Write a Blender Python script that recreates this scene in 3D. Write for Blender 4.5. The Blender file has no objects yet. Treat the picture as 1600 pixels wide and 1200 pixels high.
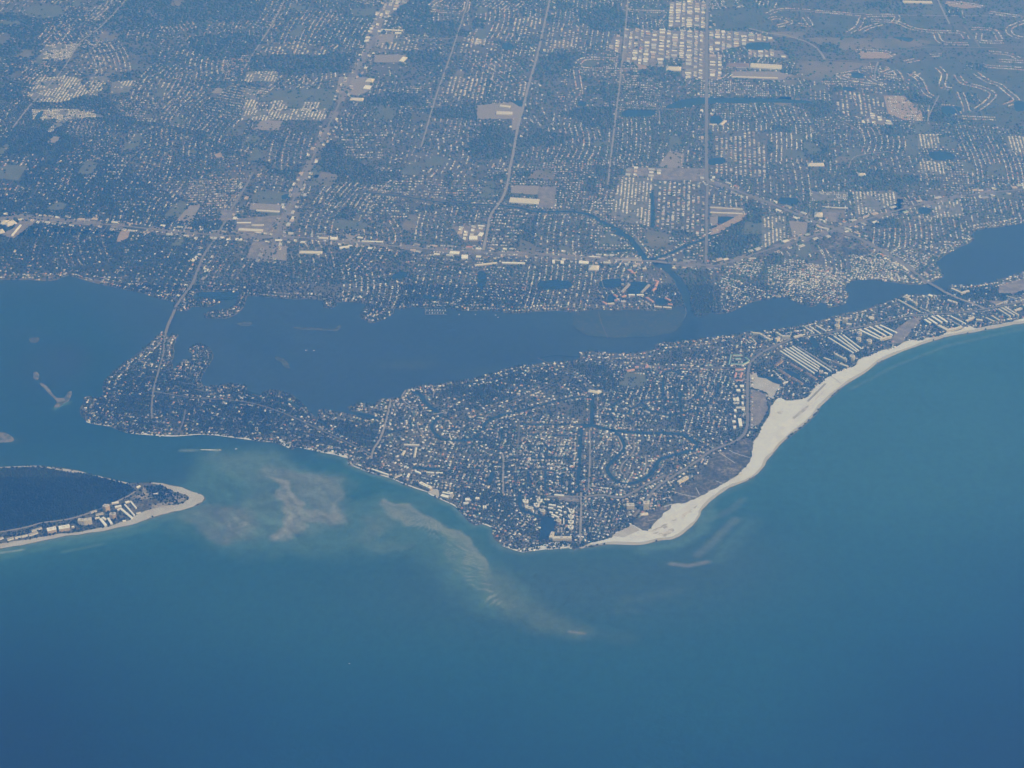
import bpy, bmesh, math, random
import numpy as np
from mathutils import Vector
from mathutils.geometry import delaunay_2d_cdt

RNG = np.random.default_rng(7)
random.seed(7)
SC = bpy.context.scene
COL = SC.collection

# ------------------------------------------------------------------ camera, light, sky
CAM_H = 7290.0
FPX = 3000.0                       # focal length in photograph pixels (photo is 1600 wide)
PITCH = math.radians(33.02)
cam_data = bpy.data.cameras.new('camera')
cam = bpy.data.objects.new('camera', cam_data)
COL.objects.link(cam)
cam.location = (0.0, 0.0, CAM_H)
cam.rotation_euler = (math.radians(90) - PITCH, 0.0, 0.0)
cam_data.sensor_width = 36.0
cam_data.lens = 36.0 * FPX / 1600.0
cam_data.clip_start = 10.0
cam_data.clip_end = 250000.0
SC.camera = cam

SUN_DIR = Vector((0.80, -0.32, 0.82)).normalized()      # from the ground towards the sun
sun_data = bpy.data.lights.new('sun', 'SUN')
sun_data.energy = 3.0
sun_data.angle = math.radians(0.53)
sun_data.color = (1.0, 0.985, 0.965)
sun = bpy.data.objects.new('sun', sun_data)
COL.objects.link(sun)
sun.rotation_euler = SUN_DIR.to_track_quat('Z', 'Y').to_euler()
sun.location = (0, 0, 9000)

world = bpy.data.worlds.new('World')
SC.world = world
world.use_nodes = True
wn = world.node_tree
bg = wn.nodes['Background']
sky = wn.nodes.new('ShaderNodeTexSky')
sky.sky_type = 'NISHITA'
sky.sun_disc = False
sky.sun_elevation = math.asin(SUN_DIR.z)
sky.sun_rotation = math.atan2(SUN_DIR.x, SUN_DIR.y)
sky.altitude = 0
wn.links.new(sky.outputs[0], bg.inputs[0])
bg.inputs[1].default_value = 0.15

SC.view_settings.view_transform = 'Standard'
SC.view_settings.look = 'None'
SC.view_settings.gamma = 1.0
SC.view_settings.exposure = 0.0
SC.view_settings.use_curve_mapping = False
SC.cycles.use_denoising = True
SC.cycles.denoiser = 'OPENIMAGEDENOISE'
SC.cycles.denoising_input_passes = 'RGB_ALBEDO_NORMAL'
SC.cycles.volume_bounces = 1
SC.cycles.max_bounces = 4
SC.cycles.diffuse_bounces = 1
SC.cycles.glossy_bounces = 1

HAZE_COLOR = (0.088, 0.36, 1.0)
HAZE_DENSITY = 6.9e-5
HAZE_ANISO = 0.30

# ------------------------------------------------------------------ helpers
CP, SP = math.cos(PITCH), math.sin(PITCH)


def P(px, py):
    """Ground point (metres, camera above the origin) seen at a pixel of the 1600x1200 photograph."""
    u, v = (px - 800.0) / FPX, (py - 600.0) / FPX
    t = CAM_H / (SP + v * CP)
    return (t * u, t * (CP - v * SP))


def PP(pts):
    return [P(a, b) for a, b in pts]


def pix(x, y):
    """Inverse of P, vectorised."""
    X, Y = np.asarray(x, float), np.asarray(y, float)
    depth = Y * CP + CAM_H * SP
    up = Y * SP - CAM_H * CP
    return 800 + FPX * X / depth, 600 - FPX * up / depth


def tag(o, label=None, cat=None, group=None, kind=None):
    if label: o['label'] = label
    if cat: o['category'] = cat
    if group: o['group'] = group
    if kind: o['kind'] = kind
    return o


def link(o, parent=None):
    COL.objects.link(o)
    if parent is not None:
        o.parent = parent
    return o


def material(name, color, rough=0.85, spec=0.2, noise=None, attr=None, bump=None):
    """noise: list of (scale_per_metre, colour, low, high) layers mixed over the base colour."""
    m = bpy.data.materials.new(name)
    m.use_nodes = True
    nt = m.node_tree
    b = nt.nodes['Principled BSDF']
    b.inputs['Roughness'].default_value = rough
    b.inputs['Specular IOR Level'].default_value = spec
    geo = nt.nodes.new('ShaderNodeNewGeometry')
    if attr:
        a = nt.nodes.new('ShaderNodeAttribute')
        a.attribute_name = attr
        out = a.outputs['Color']
    else:
        rgb = nt.nodes.new('ShaderNodeRGB')
        rgb.outputs[0].default_value = (*color, 1)
        out = rgb.outputs[0]
    for (sc, c2, lo, hi) in (noise or []):
        n = nt.nodes.new('ShaderNodeTexNoise')
        n.inputs['Scale'].default_value = sc
        n.inputs['Detail'].default_value = 4
        nt.links.new(geo.outputs['Position'], n.inputs['Vector'])
        mr = nt.nodes.new('ShaderNodeMapRange')
        mr.inputs['From Min'].default_value = lo
        mr.inputs['From Max'].default_value = hi
        nt.links.new(n.outputs['Fac'], mr.inputs['Value'])
        mx = nt.nodes.new('ShaderNodeMix')
        mx.data_type = 'RGBA'
        nt.links.new(mr.outputs[0], mx.inputs['Factor'])
        nt.links.new(out, mx.inputs[6])
        if isinstance(c2, (int, float)):        # multiply
            mx.blend_type = 'MULTIPLY'
            mx.inputs[7].default_value = (c2, c2, c2, 1)
        else:
            mx.inputs[7].default_value = (*c2, 1)
        out = mx.outputs[2]
    nt.links.new(out, b.inputs['Base Color'])
    if bump:
        n = nt.nodes.new('ShaderNodeTexNoise')
        n.inputs['Scale'].default_value = bump[0]
        n.inputs['Detail'].default_value = 6
        nt.links.new(geo.outputs['Position'], n.inputs['Vector'])
        bp = nt.nodes.new('ShaderNodeBump')
        bp.inputs['Strength'].default_value = bump[1]
        bp.inputs['Distance'].default_value = bump[2]
        nt.links.new(n.outputs['Fac'], bp.inputs['Height'])
        nt.links.new(bp.outputs[0], b.inputs['Normal'])
    return m


def catmull(pts, n=6, closed=True):
    pts = [np.array(p, float) for p in pts]
    out = []
    m = len(pts)
    rng = range(m) if closed else range(m - 1)
    for i in rng:
        if closed:
            p0, p1, p2, p3 = pts[i - 1], pts[i], pts[(i + 1) % m], pts[(i + 2) % m]
        else:
            p1, p2 = pts[i], pts[i + 1]
            p0 = pts[i - 1] if i else p1
            p3 = pts[i + 2] if i + 2 < m else p2
        for k in range(n):
            t = k / n
            out.append(0.5 * ((2 * p1) + (-p0 + p2) * t + (2 * p0 - 5 * p1 + 4 * p2 - p3) * t * t + (-p0 + 3 * p1 - 3 * p2 + p3) * t ** 3))
    if not closed:
        out.append(pts[-1])
    return out


def jitter(poly, amp, seed=0):
    r = np.random.default_rng(seed)
    k = r.normal(0, 1, (len(poly), 2))
    k = (k + np.roll(k, 1, 0) * 0.7 + np.roll(k, -1, 0) * 0.4)
    return [(p[0] + amp * k[i][0], p[1] + amp * k[i][1]) for i, p in enumerate(poly)]


def fill(poly):
    """Triangles covering a (possibly slightly self-touching) outline, without overlaps."""
    v, e, f, _a, _b, _c = delaunay_2d_cdt([Vector((float(p[0]), float(p[1]))) for p in poly], [], [list(range(len(poly)))], 1, 1e-3)
    return [tuple(p) for p in v], [list(t) for t in f]


def sheet_mesh(name, polys, z):
    me = bpy.data.meshes.new(name)
    verts, faces = [], []
    for poly in polys:
        o = len(verts)
        area = sum(poly[i - 1][0] * poly[i][1] - poly[i][0] * poly[i - 1][1] for i in range(len(poly)))
        pl = poly if area > 0 else poly[::-1]
        if len(pl) > 4:
            fv, ff = fill(pl)
            verts += [(p[0], p[1], z) for p in fv]
            faces += [[i + o for i in t] for t in ff]
            continue
        verts += [(p[0], p[1], z) for p in pl]
        faces.append(list(range(o, o + len(pl))))
    me.from_pydata(verts, [], faces)
    return me


def sheet(name, polys, z, mat, kind='structure', parent=None):
    me = sheet_mesh(name, polys, z)
    me.materials.append(mat)
    o = bpy.data.objects.new(name, me)
    link(o, parent)
    if kind: o['kind'] = kind
    return o


def strip_quads(line, width):
    """A polyline as a list of mitred quads."""
    L = [np.array(p, float) for p in line]
    n = len(L)
    lf, rt = [], []
    for i in range(n):
        d = (L[min(i + 1, n - 1)] - L[max(i - 1, 0)])
        d /= (np.linalg.norm(d) + 1e-9)
        nrm = np.array((-d[1], d[0])) * width / 2
        lf.append(L[i] + nrm)
        rt.append(L[i] - nrm)
    return [[rt[i], rt[i + 1], lf[i + 1], lf[i]] for i in range(n - 1)]


def strip(name, line_px, width, z, mat, kind='structure', smooth=True, parent=None):
    line = PP(line_px)
    if smooth and len(line) > 2:
        line = catmull(line, 5, closed=False)
    return sheet(name, strip_quads(line, width), z, mat, kind, parent)


def slab(name, poly, z0, z1, mat, skirt=0.0):
    """Land body: top face plus sloping bank down to z0."""
    area = sum(poly[i - 1][0] * poly[i][1] - poly[i][0] * poly[i - 1][1] for i in range(len(poly)))
    pl = poly if area > 0 else poly[::-1]
    n = len(pl)
    verts = [(p[0], p[1], z1) for p in pl]
    faces = []
    A = np.array(pl)
    d = np.roll(A, -1, 0) - np.roll(A, 1, 0)
    d /= np.linalg.norm(d, axis=1)[:, None] + 1e-9
    out = np.stack([d[:, 1], -d[:, 0]], 1)
    B = A + out * skirt
    verts += [(b[0], b[1], z0) for b in B]
    for i in range(n):
        j = (i + 1) % n
        faces.append([j, i, n + i, n + j])
    fv, ff = fill(pl)
    o_ = len(verts)
    verts += [(p[0], p[1], z1) for p in fv]
    faces += [[i + o_ for i in t] for t in ff]
    me = bpy.data.meshes.new(name)
    me.from_pydata(verts, [], faces)
    me.materials.append(mat)
    o = bpy.data.objects.new(name, me)
    link(o)
    o['kind'] = 'structure'
    return o


# grid directions of the town's section roads
GE = np.array((math.sin(math.radians(5.3)), math.cos(math.radians(5.3))))
GS = np.array((GE[1], -GE[0]))


# ---- rasters used to lay things out (cells of 8 m)
CELL = 8.0
X0, X1, Y0, Y1 = -6400.0, 6400.0, 7400.0, 20600.0
NX, NY = int((X1 - X0) / CELL), int((Y1 - Y0) / CELL)
LAND = np.zeros((NY, NX), bool)
BLOCK = np.zeros((NY, NX), bool)      # roads, water, paving: nothing stands there
TREE = np.zeros((NY, NX), np.float32)  # chance of a tree
HOUSE = np.ones((NY, NX), np.float32)  # chance of a generated house
BUILT = np.zeros((NY, NX), bool)


def poly_mask(poly):
    A = np.array([(p[0], p[1]) for p in poly], float)
    ix0 = max(0, int((A[:, 0].min() - X0) / CELL)); ix1 = min(NX, int((A[:, 0].max() - X0) / CELL) + 2)
    iy0 = max(0, int((A[:, 1].min() - Y0) / CELL)); iy1 = min(NY, int((A[:, 1].max() - Y0) / CELL) + 2)
    if ix1 <= ix0 or iy1 <= iy0:
        return (slice(0, 0), slice(0, 0)), np.zeros((0, 0), bool)
    xs = X0 + (np.arange(ix0, ix1) + 0.5) * CELL
    M = np.zeros((iy1 - iy0, ix1 - ix0), bool)
    n = len(A)
    for r in range(iy0, iy1):
        y = Y0 + (r + 0.5) * CELL
        y1, y2 = A[:, 1], np.roll(A[:, 1], -1)
        c = (y1 > y) != (y2 > y)
        if not c.any():
            continue
        x1, x2 = A[c, 0], np.roll(A[:, 0], -1)[c]
        xi = np.sort(x1 + (y - y1[c]) * (x2 - x1) / (y2[c] - y1[c]))
        M[r - iy0] = (np.searchsorted(xi, xs) % 2) == 1
    return (slice(iy0, iy1), slice(ix0, ix1)), M


def paint(arr, poly, val):
    sl, M = poly_mask(poly)
    if M.size:
        arr[sl][M] = val


def paint_line(arr, line, width, val):
    for q in strip_quads(line, max(width, CELL * 1.2)):
        paint(arr, q, val)


def cell(x, y):
    return (np.clip(((np.asarray(y) - Y0) / CELL).astype(int), 0, NY - 1),
            np.clip(((np.asarray(x) - X0) / CELL).astype(int), 0, NX - 1))


def vnoise(x, y, scale, seed):
    """Smooth value noise 0..1."""
    r = np.random.default_rng(seed)
    T = r.random((256, 256))
    u, v = np.asarray(x) / scale + 1000.3, np.asarray(y) / scale + 1000.7
    i, j = np.floor(u).astype(int), np.floor(v).astype(int)
    fu, fv = u - i, v - j
    fu = fu * fu * (3 - 2 * fu); fv = fv * fv * (3 - 2 * fv)
    a, b = T[i % 256, j % 256], T[(i + 1) % 256, j % 256]
    c, d = T[i % 256, (j + 1) % 256], T[(i + 1) % 256, (j + 1) % 256]
    return (a * (1 - fu) + b * fu) * (1 - fv) + (c * (1 - fu) + d * fu) * fv


def fnoise(x, y, scale, seed, oct=4):
    s, a, t = 0, 1.0, 0
    for k in range(oct):
        s = s + a * vnoise(x, y, scale / 2 ** k, seed + k)
        t += a
        a *= 0.55
    return s / t


def sdist(x, y, poly):
    """Signed distance to a polygon, positive inside."""
    A = np.array([(p[0], p[1]) for p in poly], float)
    best = np.full(x.shape, 1e12)
    ins = np.zeros(x.shape, bool)
    for i in range(len(A)):
        a, b = A[i], A[(i + 1) % len(A)]
        d = b - a
        L = (d ** 2).sum() + 1e-9
        t = np.clip(((x - a[0]) * d[0] + (y - a[1]) * d[1]) / L, 0, 1)
        q = (x - a[0] - t * d[0]) ** 2 + (y - a[1] - t * d[1]) ** 2
        best = np.minimum(best, q)
        if a[1] != b[1]:
            c = ((a[1] > y) != (b[1] > y)) & (x < a[0] + (y - a[1]) * d[0] / d[1])
            ins ^= c
    best = np.sqrt(best)
    return np.where(ins, best, -best)


def ldist(x, y, line):
    best = np.full(x.shape, 1e12)
    A = np.array(line, float)
    for i in range(len(A) - 1):
        a, d = A[i], A[i + 1] - A[i]
        L = (d ** 2).sum() + 1e-9
        t = np.clip(((x - a[0]) * d[0] + (y - a[1]) * d[1]) / L, 0, 1)
        best = np.minimum(best, (x - a[0] - t * d[0]) ** 2 + (y - a[1] - t * d[1]) ** 2)
    return np.sqrt(best)


def smooth(a, b, v):
    t = np.clip((v - a) / (b - a), 0, 1)
    return t * t * (3 - 2 * t)


def np_mesh(name, V, loops, starts, totals=None):
    me = bpy.data.meshes.new(name)
    me.vertices.add(len(V))
    me.vertices.foreach_set('co', np.ascontiguousarray(V, np.float32).ravel())
    me.loops.add(len(loops))
    me.loops.foreach_set('vertex_index', np.ascontiguousarray(loops, np.int32))
    me.polygons.add(len(starts))
    me.polygons.foreach_set('loop_start', np.ascontiguousarray(starts, np.int32))
    if totals is not None:
        me.polygons.foreach_set('loop_total', np.ascontiguousarray(totals, np.int32))
    me.update(calc_edges=True)
    return me


def batch_mesh(name, tv, tf, pos, ang, scl, facecol=None, vjit=None):
    """Many copies of a small template joined in one mesh. pos (n,3), ang (n), scl (n,3)."""
    tv = np.array(tv, float)
    n = len(pos)
    V = tv[None] * scl[:, None, :]
    if vjit is not None:
        V = V * vjit
    c, s = np.cos(ang)[:, None], np.sin(ang)[:, None]
    X = V[..., 0] * c - V[..., 1] * s + pos[:, None, 0]
    Y = V[..., 0] * s + V[..., 1] * c + pos[:, None, 1]
    Z = V[..., 2] + pos[:, None, 2]
    W = np.stack([X, Y, Z], -1).reshape(-1, 3)
    fl = np.concatenate([np.array(f) for f in tf])
    tot = np.array([len(f) for f in tf])
    st = np.concatenate([[0], np.cumsum(tot)[:-1]])
    loops = (fl[None] + (np.arange(n) * len(tv))[:, None]).ravel()
    starts = (st[None] + (np.arange(n) * len(fl))[:, None]).ravel()
    totals = np.tile(tot, n)
    me = np_mesh(name, W, loops, starts, totals)
    if facecol is not None:
        at = me.attributes.new('tint', 'FLOAT_COLOR', 'FACE')
        fc = np.concatenate([facecol, np.ones(facecol.shape[:2] + (1,))], -1)
        at.data.foreach_set('color', np.ascontiguousarray(fc, np.float32).ravel())
    return me


# unit hip-roofed house: footprint 1x1, walls to 0.55, ridge at 1
HOUSE_V = [(-.5, -.5, 0), (.5, -.5, 0), (.5, .5, 0), (-.5, .5, 0),
           (-.5, -.5, .55), (.5, -.5, .55), (.5, .5, .55), (-.5, .5, .55),
           (-.22, 0, 1), (.22, 0, 1)]
HOUSE_F = [(0, 1, 5, 4), (1, 2, 6, 5), (2, 3, 7, 6), (3, 0, 4, 7), (4, 5, 9, 8), (6, 7, 8, 9), (5, 6, 9), (7, 4, 8)]
# flat-roofed box with a parapet kerb
BOX_V = [(-.5, -.5, 0), (.5, -.5, 0), (.5, .5, 0), (-.5, .5, 0),
         (-.5, -.5, 1), (.5, -.5, 1), (.5, .5, 1), (-.5, .5, 1),
         (-.46, -.46, 1), (.46, -.46, 1), (.46, .46, 1), (-.46, .46, 1),
         (-.46, -.46, .9), (.46, -.46, .9), (.46, .46, .9), (-.46, .46, .9)]
BOX_F = [(0, 1, 5, 4), (1, 2, 6, 5), (2, 3, 7, 6), (3, 0, 4, 7),
         (4, 5, 9, 8), (5, 6, 10, 9), (6, 7, 11, 10), (7, 4, 8, 11),
         (8, 9, 13, 12), (9, 10, 14, 13), (10, 11, 15, 14), (11, 8, 12, 15), (12, 13, 14, 15)]
# low gable (mobile home)
GAB_V = [(-.5, -.5, 0), (.5, -.5, 0), (.5, .5, 0), (-.5, .5, 0),
         (-.5, -.5, .7), (.5, -.5, .7), (.5, .5, .7), (-.5, .5, .7), (-.5, 0, 1), (.5, 0, 1)]
GAB_F = [(0, 1, 5, 4), (1, 2, 6, 9, 5), (2, 3, 7, 6), (3, 0, 4, 8, 7), (4, 5, 9, 8), (6, 7, 8, 9)]

ROOFS = {'white': (.72, .76, .82), 'light grey': (.49, .52, .56), 'mid grey': (.29, .30, .325), 'tan': (.49, .42, .37),
         'terracotta': (.46, .23, .15), 'brown': (.20, .155, .125), 'pale green': (.42, .52, .46), 'dark grey': (.14, .14, .15)}
RNAMES = list(ROOFS)
RCOL = np.array([ROOFS[k] for k in RNAMES])

# ------------------------------------------------------------------ materials
M_land = material('suburban_ground', (.125, .120, .100), noise=[(.004, (.165, .150, .132), .4, .65), (.03, (.095, .098, .075), .45, .7), (.15, .75, .3, .75)])
M_isle = material('island_ground', (.095, .095, .078), noise=[(.008, (.14, .13, .11), .42, .68), (.04, (.07, .08, .05), .45, .7)])
M_forest = material('mangrove_floor', (.022, .034, .026), noise=[(.01, (.035, .045, .03), .4, .7)])
M_sand = material('beach_sand', (.60, .655, .76), rough=.95, spec=.05, noise=[(.004, (.57, .59, .62), .50, .75), (.035, .88, .42, .75), (.15, .93, .4, .7)])
M_wetsand = material('wet_sand', (.40, .41, .43), rough=.7, spec=.3, noise=[(.01, (.40, .39, .37), .4, .7)])
M_tansand = material('packed_sand', (.44, .455, .49), noise=[(.012, (.39, .375, .37), .4, .7), (.1, .9, .3, .7)])
M_dune = material('dune_scrub', (.140, .128, .105), noise=[(.014, (.27, .24, .205), .46, .60), (.006, (.085, .09, .068), .42, .62), (.05, .45, .40, .56)])
M_asph = material('asphalt', (.20, .195, .205), noise=[(.01, (.21, .20, .20), .4, .7)])
M_conc = material('concrete_road', (.29, .28, .285), noise=[(.02, (.25, .24, .235), .4, .7)])
M_street = material('street_asphalt', (.14, .138, .14))
M_lot = material('parking_asphalt', (.185, .17, .18), noise=[(.02, (.29, .26, .25), .4, .65), (.09, .75, .4, .7)])
M_tanlot = material('pale_parking', (.25, .23, .225), noise=[(.03, (.28, .25, .24), .4, .7)])
M_dirt = material('bare_dirt', (.36, .29, .23), noise=[(.03, (.27, .21, .17), .4, .7)])
M_grass = material('mown_grass', (.11, .125, .095), noise=[(.01, (.14, .145, .115), .4, .7)])
M_golf = material('golf_turf', (.085, .098, .075), noise=[(.006, (.12, .125, .10), .4, .7)])
M_past = material('dry_pasture', (.20, .175, .135), noise=[(.004, (.13, .13, .09), .4, .65)])
M_marsh = material('salt_marsh', (.050, .068, .066), rough=.7, noise=[(.006, (.035, .060, .080), .4, .62), (.03, (.075, .08, .072), .5, .7)])
M_canal = material('canal_water', (.014, .035, .060), rough=.25, spec=.5, bump=(.05, .3, 1.0))
M_pond = material('pond_water', (.010, .028, .060), rough=.2, spec=.5, bump=(.05, .3, 1.0))
M_wall = material('stucco_wall', (.60, .57, .50), attr='tint')
M_foam = material('foam', (.6, .64, .64))

# ------------------------------------------------------------------ shorelines (photo pixels -> ground)
MAIN_SHORE = [(-1900, 470), (-700, 450), (-200, 440), (0, 437), (40, 437), (80, 438), (105, 431), (130, 437), (155, 443), (175, 448), (215, 456), (250, 467), (272, 472),
 (272, 484), (284, 486), (292, 485), (300, 479), (315, 480), (330, 479), (340, 474), (345, 471), (335, 467), (318, 466), (303, 467), (302, 461), (311, 456), (350, 456), (374, 457), (371, 466),
 (366, 477), (350, 485), (328, 486), (319, 492), (322, 496), (345, 498), (365, 493), (380, 481), (386, 463),
 (400, 463), (447, 467), (475, 467), (502, 470), (505, 479), (515, 482), (525, 478), (525, 472), (550, 472), (571, 477), (563, 490), (564, 498), (580, 504), (600, 498), (614, 488),
 (617, 482), (625, 483), (645, 480), (664, 480), (700, 482), (725, 485), (762, 485), (800, 489), (850, 486), (890, 487), (902, 493), (898, 508), (915, 520), (950, 525), (1005, 524), (1045, 521), (1058, 512),
 (1066, 500), (1072, 488), (1068, 474), (1060, 455), (1052, 438), (1040, 425), (1020, 414), (1030, 408), (1052, 414), (1048, 420), (1062, 432), (1072, 447), (1078, 465), (1081, 485), (1092, 495), (1108, 489),
 (1128, 490), (1149, 484), (1171, 473), (1194, 468), (1216, 465), (1229, 465), (1239, 470), (1252, 476), (1269, 479), (1280, 474), (1291, 476), (1294, 481), (1310, 478), (1320, 474), (1324, 466),
 (1326, 458), (1319, 454), (1327, 440), (1350, 437), (1375, 439), (1400, 442), (1425, 445), (1446, 444), (1462, 438), (1474, 430), (1471, 424), (1462, 414), (1464, 408), (1475, 400), (1500, 386), (1522, 375), (1517, 367),
 (1530, 359), (1570, 354), (1600, 348), (1700, 338), (1900, 330), (2400, 320), (3600, 300)]
SIESTA = [(250, 521), (241, 530), (232, 537), (212, 555), (190, 570), (177, 580), (167, 592), (161, 607), (160, 618), (150, 621), (135, 620), (129, 632), (127, 647), (137, 660), (170, 666), (195, 675), (215, 678), (250, 681), (277, 682),
 (317, 679), (350, 682), (400, 689), (432, 692), (454, 701), (462, 699), (470, 700), (500, 706), (525, 711), (543, 716), (546, 726), (580, 739), (607, 746), (630, 756), (670, 770), (685, 779), (707, 789), (722, 802),
 (742, 820), (755, 819), (769, 825), (773, 841), (787, 855), (812, 862), (822, 862), (853, 858), (887, 856), (896, 859), (904, 857), (919, 855), (950, 851), (1000, 851), (1031, 845), (1056, 841),
 (1078, 825), (1091, 811), (1097, 797), (1116, 778), (1141, 762), (1169, 751), (1185, 739), (1199, 719), (1215, 700), (1240, 677), (1269, 653), (1287, 631), (1314, 607), (1350, 584), (1381, 562), (1428, 543), (1475, 528),
 (1522, 519), (1569, 510), (1600, 505), (1700, 492), (2000, 470), (2700, 440), (3600, 415), (3600, 395), (2600, 405), (2000, 415), (1700, 425), (1610, 424), (1580, 431), (1550, 440), (1514, 446), (1490, 445), (1481, 452), (1474, 459), (1460, 460), (1440, 461),
 (1433, 461), (1411, 460), (1402, 466), (1381, 472), (1350, 483), (1310, 492), (1275, 502), (1240, 510), (1200, 517), (1175, 519), (1150, 522), (1100, 529), (1050, 534), (1027, 538), (1018, 547), (975, 552), (910, 550), (906, 560),
 (875, 565), (840, 569), (800, 573), (770, 582), (737, 592), (700, 597), (692, 600), (675, 601), (657, 602), (637, 609), (625, 620), (607, 622), (592, 625), (584, 632), (570, 630), (556, 632), (543, 637), (549, 642), (572, 645), (588, 650), (580, 656), (560, 650), (520, 643), (499, 640),
 (495, 655), (480, 640), (468, 628), (452, 615), (441, 611), (422, 609), (408, 616), (400, 620), (384, 611), (386, 604), (370, 600), (352, 600), (330, 603), (318, 603), (313, 592), (320, 580), (327, 570), (331, 556), (325, 543),
 (311, 537), (298, 541), (295, 549), (302, 558), (290, 563), (279, 569), (273, 578), (268, 570), (271, 556), (271, 543), (275, 532), (277, 524), (268, 523), (262, 526), (257, 520)]
LIDO = [(-1700, 1000), (-700, 960), (-300, 905), (0, 857), (32, 852), (85, 841), (127, 835), (170, 828), (208, 819), (234, 810), (266, 801), (293, 795), (311, 787), (319, 779), (314, 773), (304, 770), (283, 762), (255, 756), (223, 755),
 (200, 755), (161, 746), (130, 738), (85, 731), (53, 728), (0, 730), (-200, 735), (-700, 740), (-1700, 735)]


def shore(poly_px, seed, n=5, amp=3.0):
    return jitter(catmull(PP(poly_px), n), amp, seed)


siesta = shore(SIESTA, 3)
lido = shore(LIDO, 4)
ms = jitter(catmull(PP(MAIN_SHORE), 5, closed=False), 3.0, 5)
far_r, far_l = ms[-1], ms[0]
mainland = ms + [(60000, far_r[1]), (60000, 60000), (-60000, 60000), (-60000, far_l[1])]
MAIN_R = ms + [(X1 + 900, ms[-1][1]), (X1 + 900, Y1 + 900), (X0 - 900, Y1 + 900), (X0 - 900, ms[0][1])]
ISLETS = {
 'sand_spit': [(64, 599), (67, 600), (75, 608), (83, 618), (89, 622), (99, 622.5), (105, 618), (108, 612), (111, 613), (110, 619), (106, 626), (98, 631), (88, 637), (87, 634), (90, 629), (86, 622), (76, 612.5), (66, 602.5)],
 'sand_islet': [(54, 583), (57, 582), (60, 588), (59, 592), (55, 591)],
 'flat_islet': [(47, 530), (53, 528), (60, 529), (59, 533), (51, 535)],
 'west_islet': [(-40, 670), (0, 676), (12, 680), (20, 686), (10, 690), (-40, 692)],
 'spoil_bank': [(461, 511), (475, 513), (490, 513), (508, 514.5), (524, 514.2), (530, 508.5), (532, 509.5), (527, 515.8), (508, 516), (490, 514.6), (470, 514.4), (460, 512.5)],
 'oyster_bar': [(432, 558), (439, 560), (447, 566), (452, 574), (447, 573), (440, 565), (433, 561)],
 'tidal_bar': [(372, 506), (380, 504), (392, 505), (391, 508), (378, 508)],
}

M_spit = material('spit_sand', (.19, .18, .17), noise=[(.02, (.07, .09, .10), .42, .62)])
M_mangisland = material('islet_scrub', (.085, .095, .09), noise=[(.03, (.05, .065, .07), .4, .6)])

slab('mainland_ground', mainland, -0.6, 2.0, M_land, 3)
slab('barrier_island_ground', siesta, -0.6, 2.0, M_isle, 6)
slab('lido_island_ground', lido, -0.6, 2.0, M_isle, 6)
isl_w = {}
for k, v in ISLETS.items():
    w = jitter(catmull(PP(v), 4), 2.0, 9)
    isl_w[k] = w
    slab(k, w, -0.6, 1.2, M_spit if k in ('sand_spit', 'sand_islet', 'west_islet') else M_mangisland, 10)

for poly in (MAIN_R, siesta, lido):
    paint(LAND, poly, True)
paint(TREE, MAIN_R, .62)
paint(TREE, siesta, .60)
paint(TREE, lido, .55)
MAINM = np.zeros((NY, NX), bool)
paint(MAINM, MAIN_R, True)
paint(HOUSE, siesta, 1.0)
paint(HOUSE, lido, 0.0)

# ------------------------------------------------------------------ the sea, bay floor colour as a vertex colour of the water
def axis(lo, hi, far, fine, coarse, f0, f1):
    a = list(np.arange(lo, f0, coarse)) + list(np.arange(f0, f1, fine)) + list(np.arange(f1, hi + 1, coarse))
    return np.array([-far, lo - 9000, lo - 2500] + a + [hi + 2500, hi + 9000, far])


wx = axis(-4600, 4600, 60000, 11, 26, -2400, 500)
wy = axis(6300, 14300, 60000, 11, 26, 8050, 10150)
GX, GY = np.meshgrid(wx, wy)
px_, py_ = pix(GX, np.maximum(GY, 5000))
DEEP = np.array((.004, .040, .095))
MID = np.array((.012, .096, .130))
TURQ = np.array((.035, .150, .175))
BAY = np.array((.036, .062, .115))
SHOAL = np.array((.27, .31, .29))
PALE = np.array((.40, .38, .36))
YEL = np.array((.115, .185, .150))


def mixc(C, c, w):
    return C * (1 - w[..., None]) + np.asarray(c) * w[..., None]


n1 = fnoise(GX, GY, 1400, 11)
n2 = fnoise(GX, GY, 380, 23)
n3 = fnoise(GX, GY, 120, 31)
C = np.zeros(GX.shape + (3,)) + DEEP
coast = PP([(-400, 860), (0, 856), (170, 828), (320, 780), (560, 770), (700, 800), (800, 870), (900, 870), (1040, 850), (1100, 790), (1200, 720), (1280, 640), (1400, 560), (1600, 510), (1900, 470)])
dco = ldist(GX, GY, coast)
spine = PP([(-1600, 900), (-400, 830), (0, 790), (240, 768), (318, 775), (420, 730), (520, 700), (600, 690), (800, 700), (950, 700), (1150, 610), (1300, 530), (1500, 478), (1700, 455), (3600, 405)])
gulf = sdist(GX, GY, spine + [(9000, 3000), (-9000, 3000)]) > 0
baymix = smooth(-250, 250, -sdist(GX, GY, spine + [(9000, 3000), (-9000, 3000)]))
off = smooth(2600, 200, dco + (n1 - .5) * 1500)
C = mixc(C, MID, off * .95)
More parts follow.
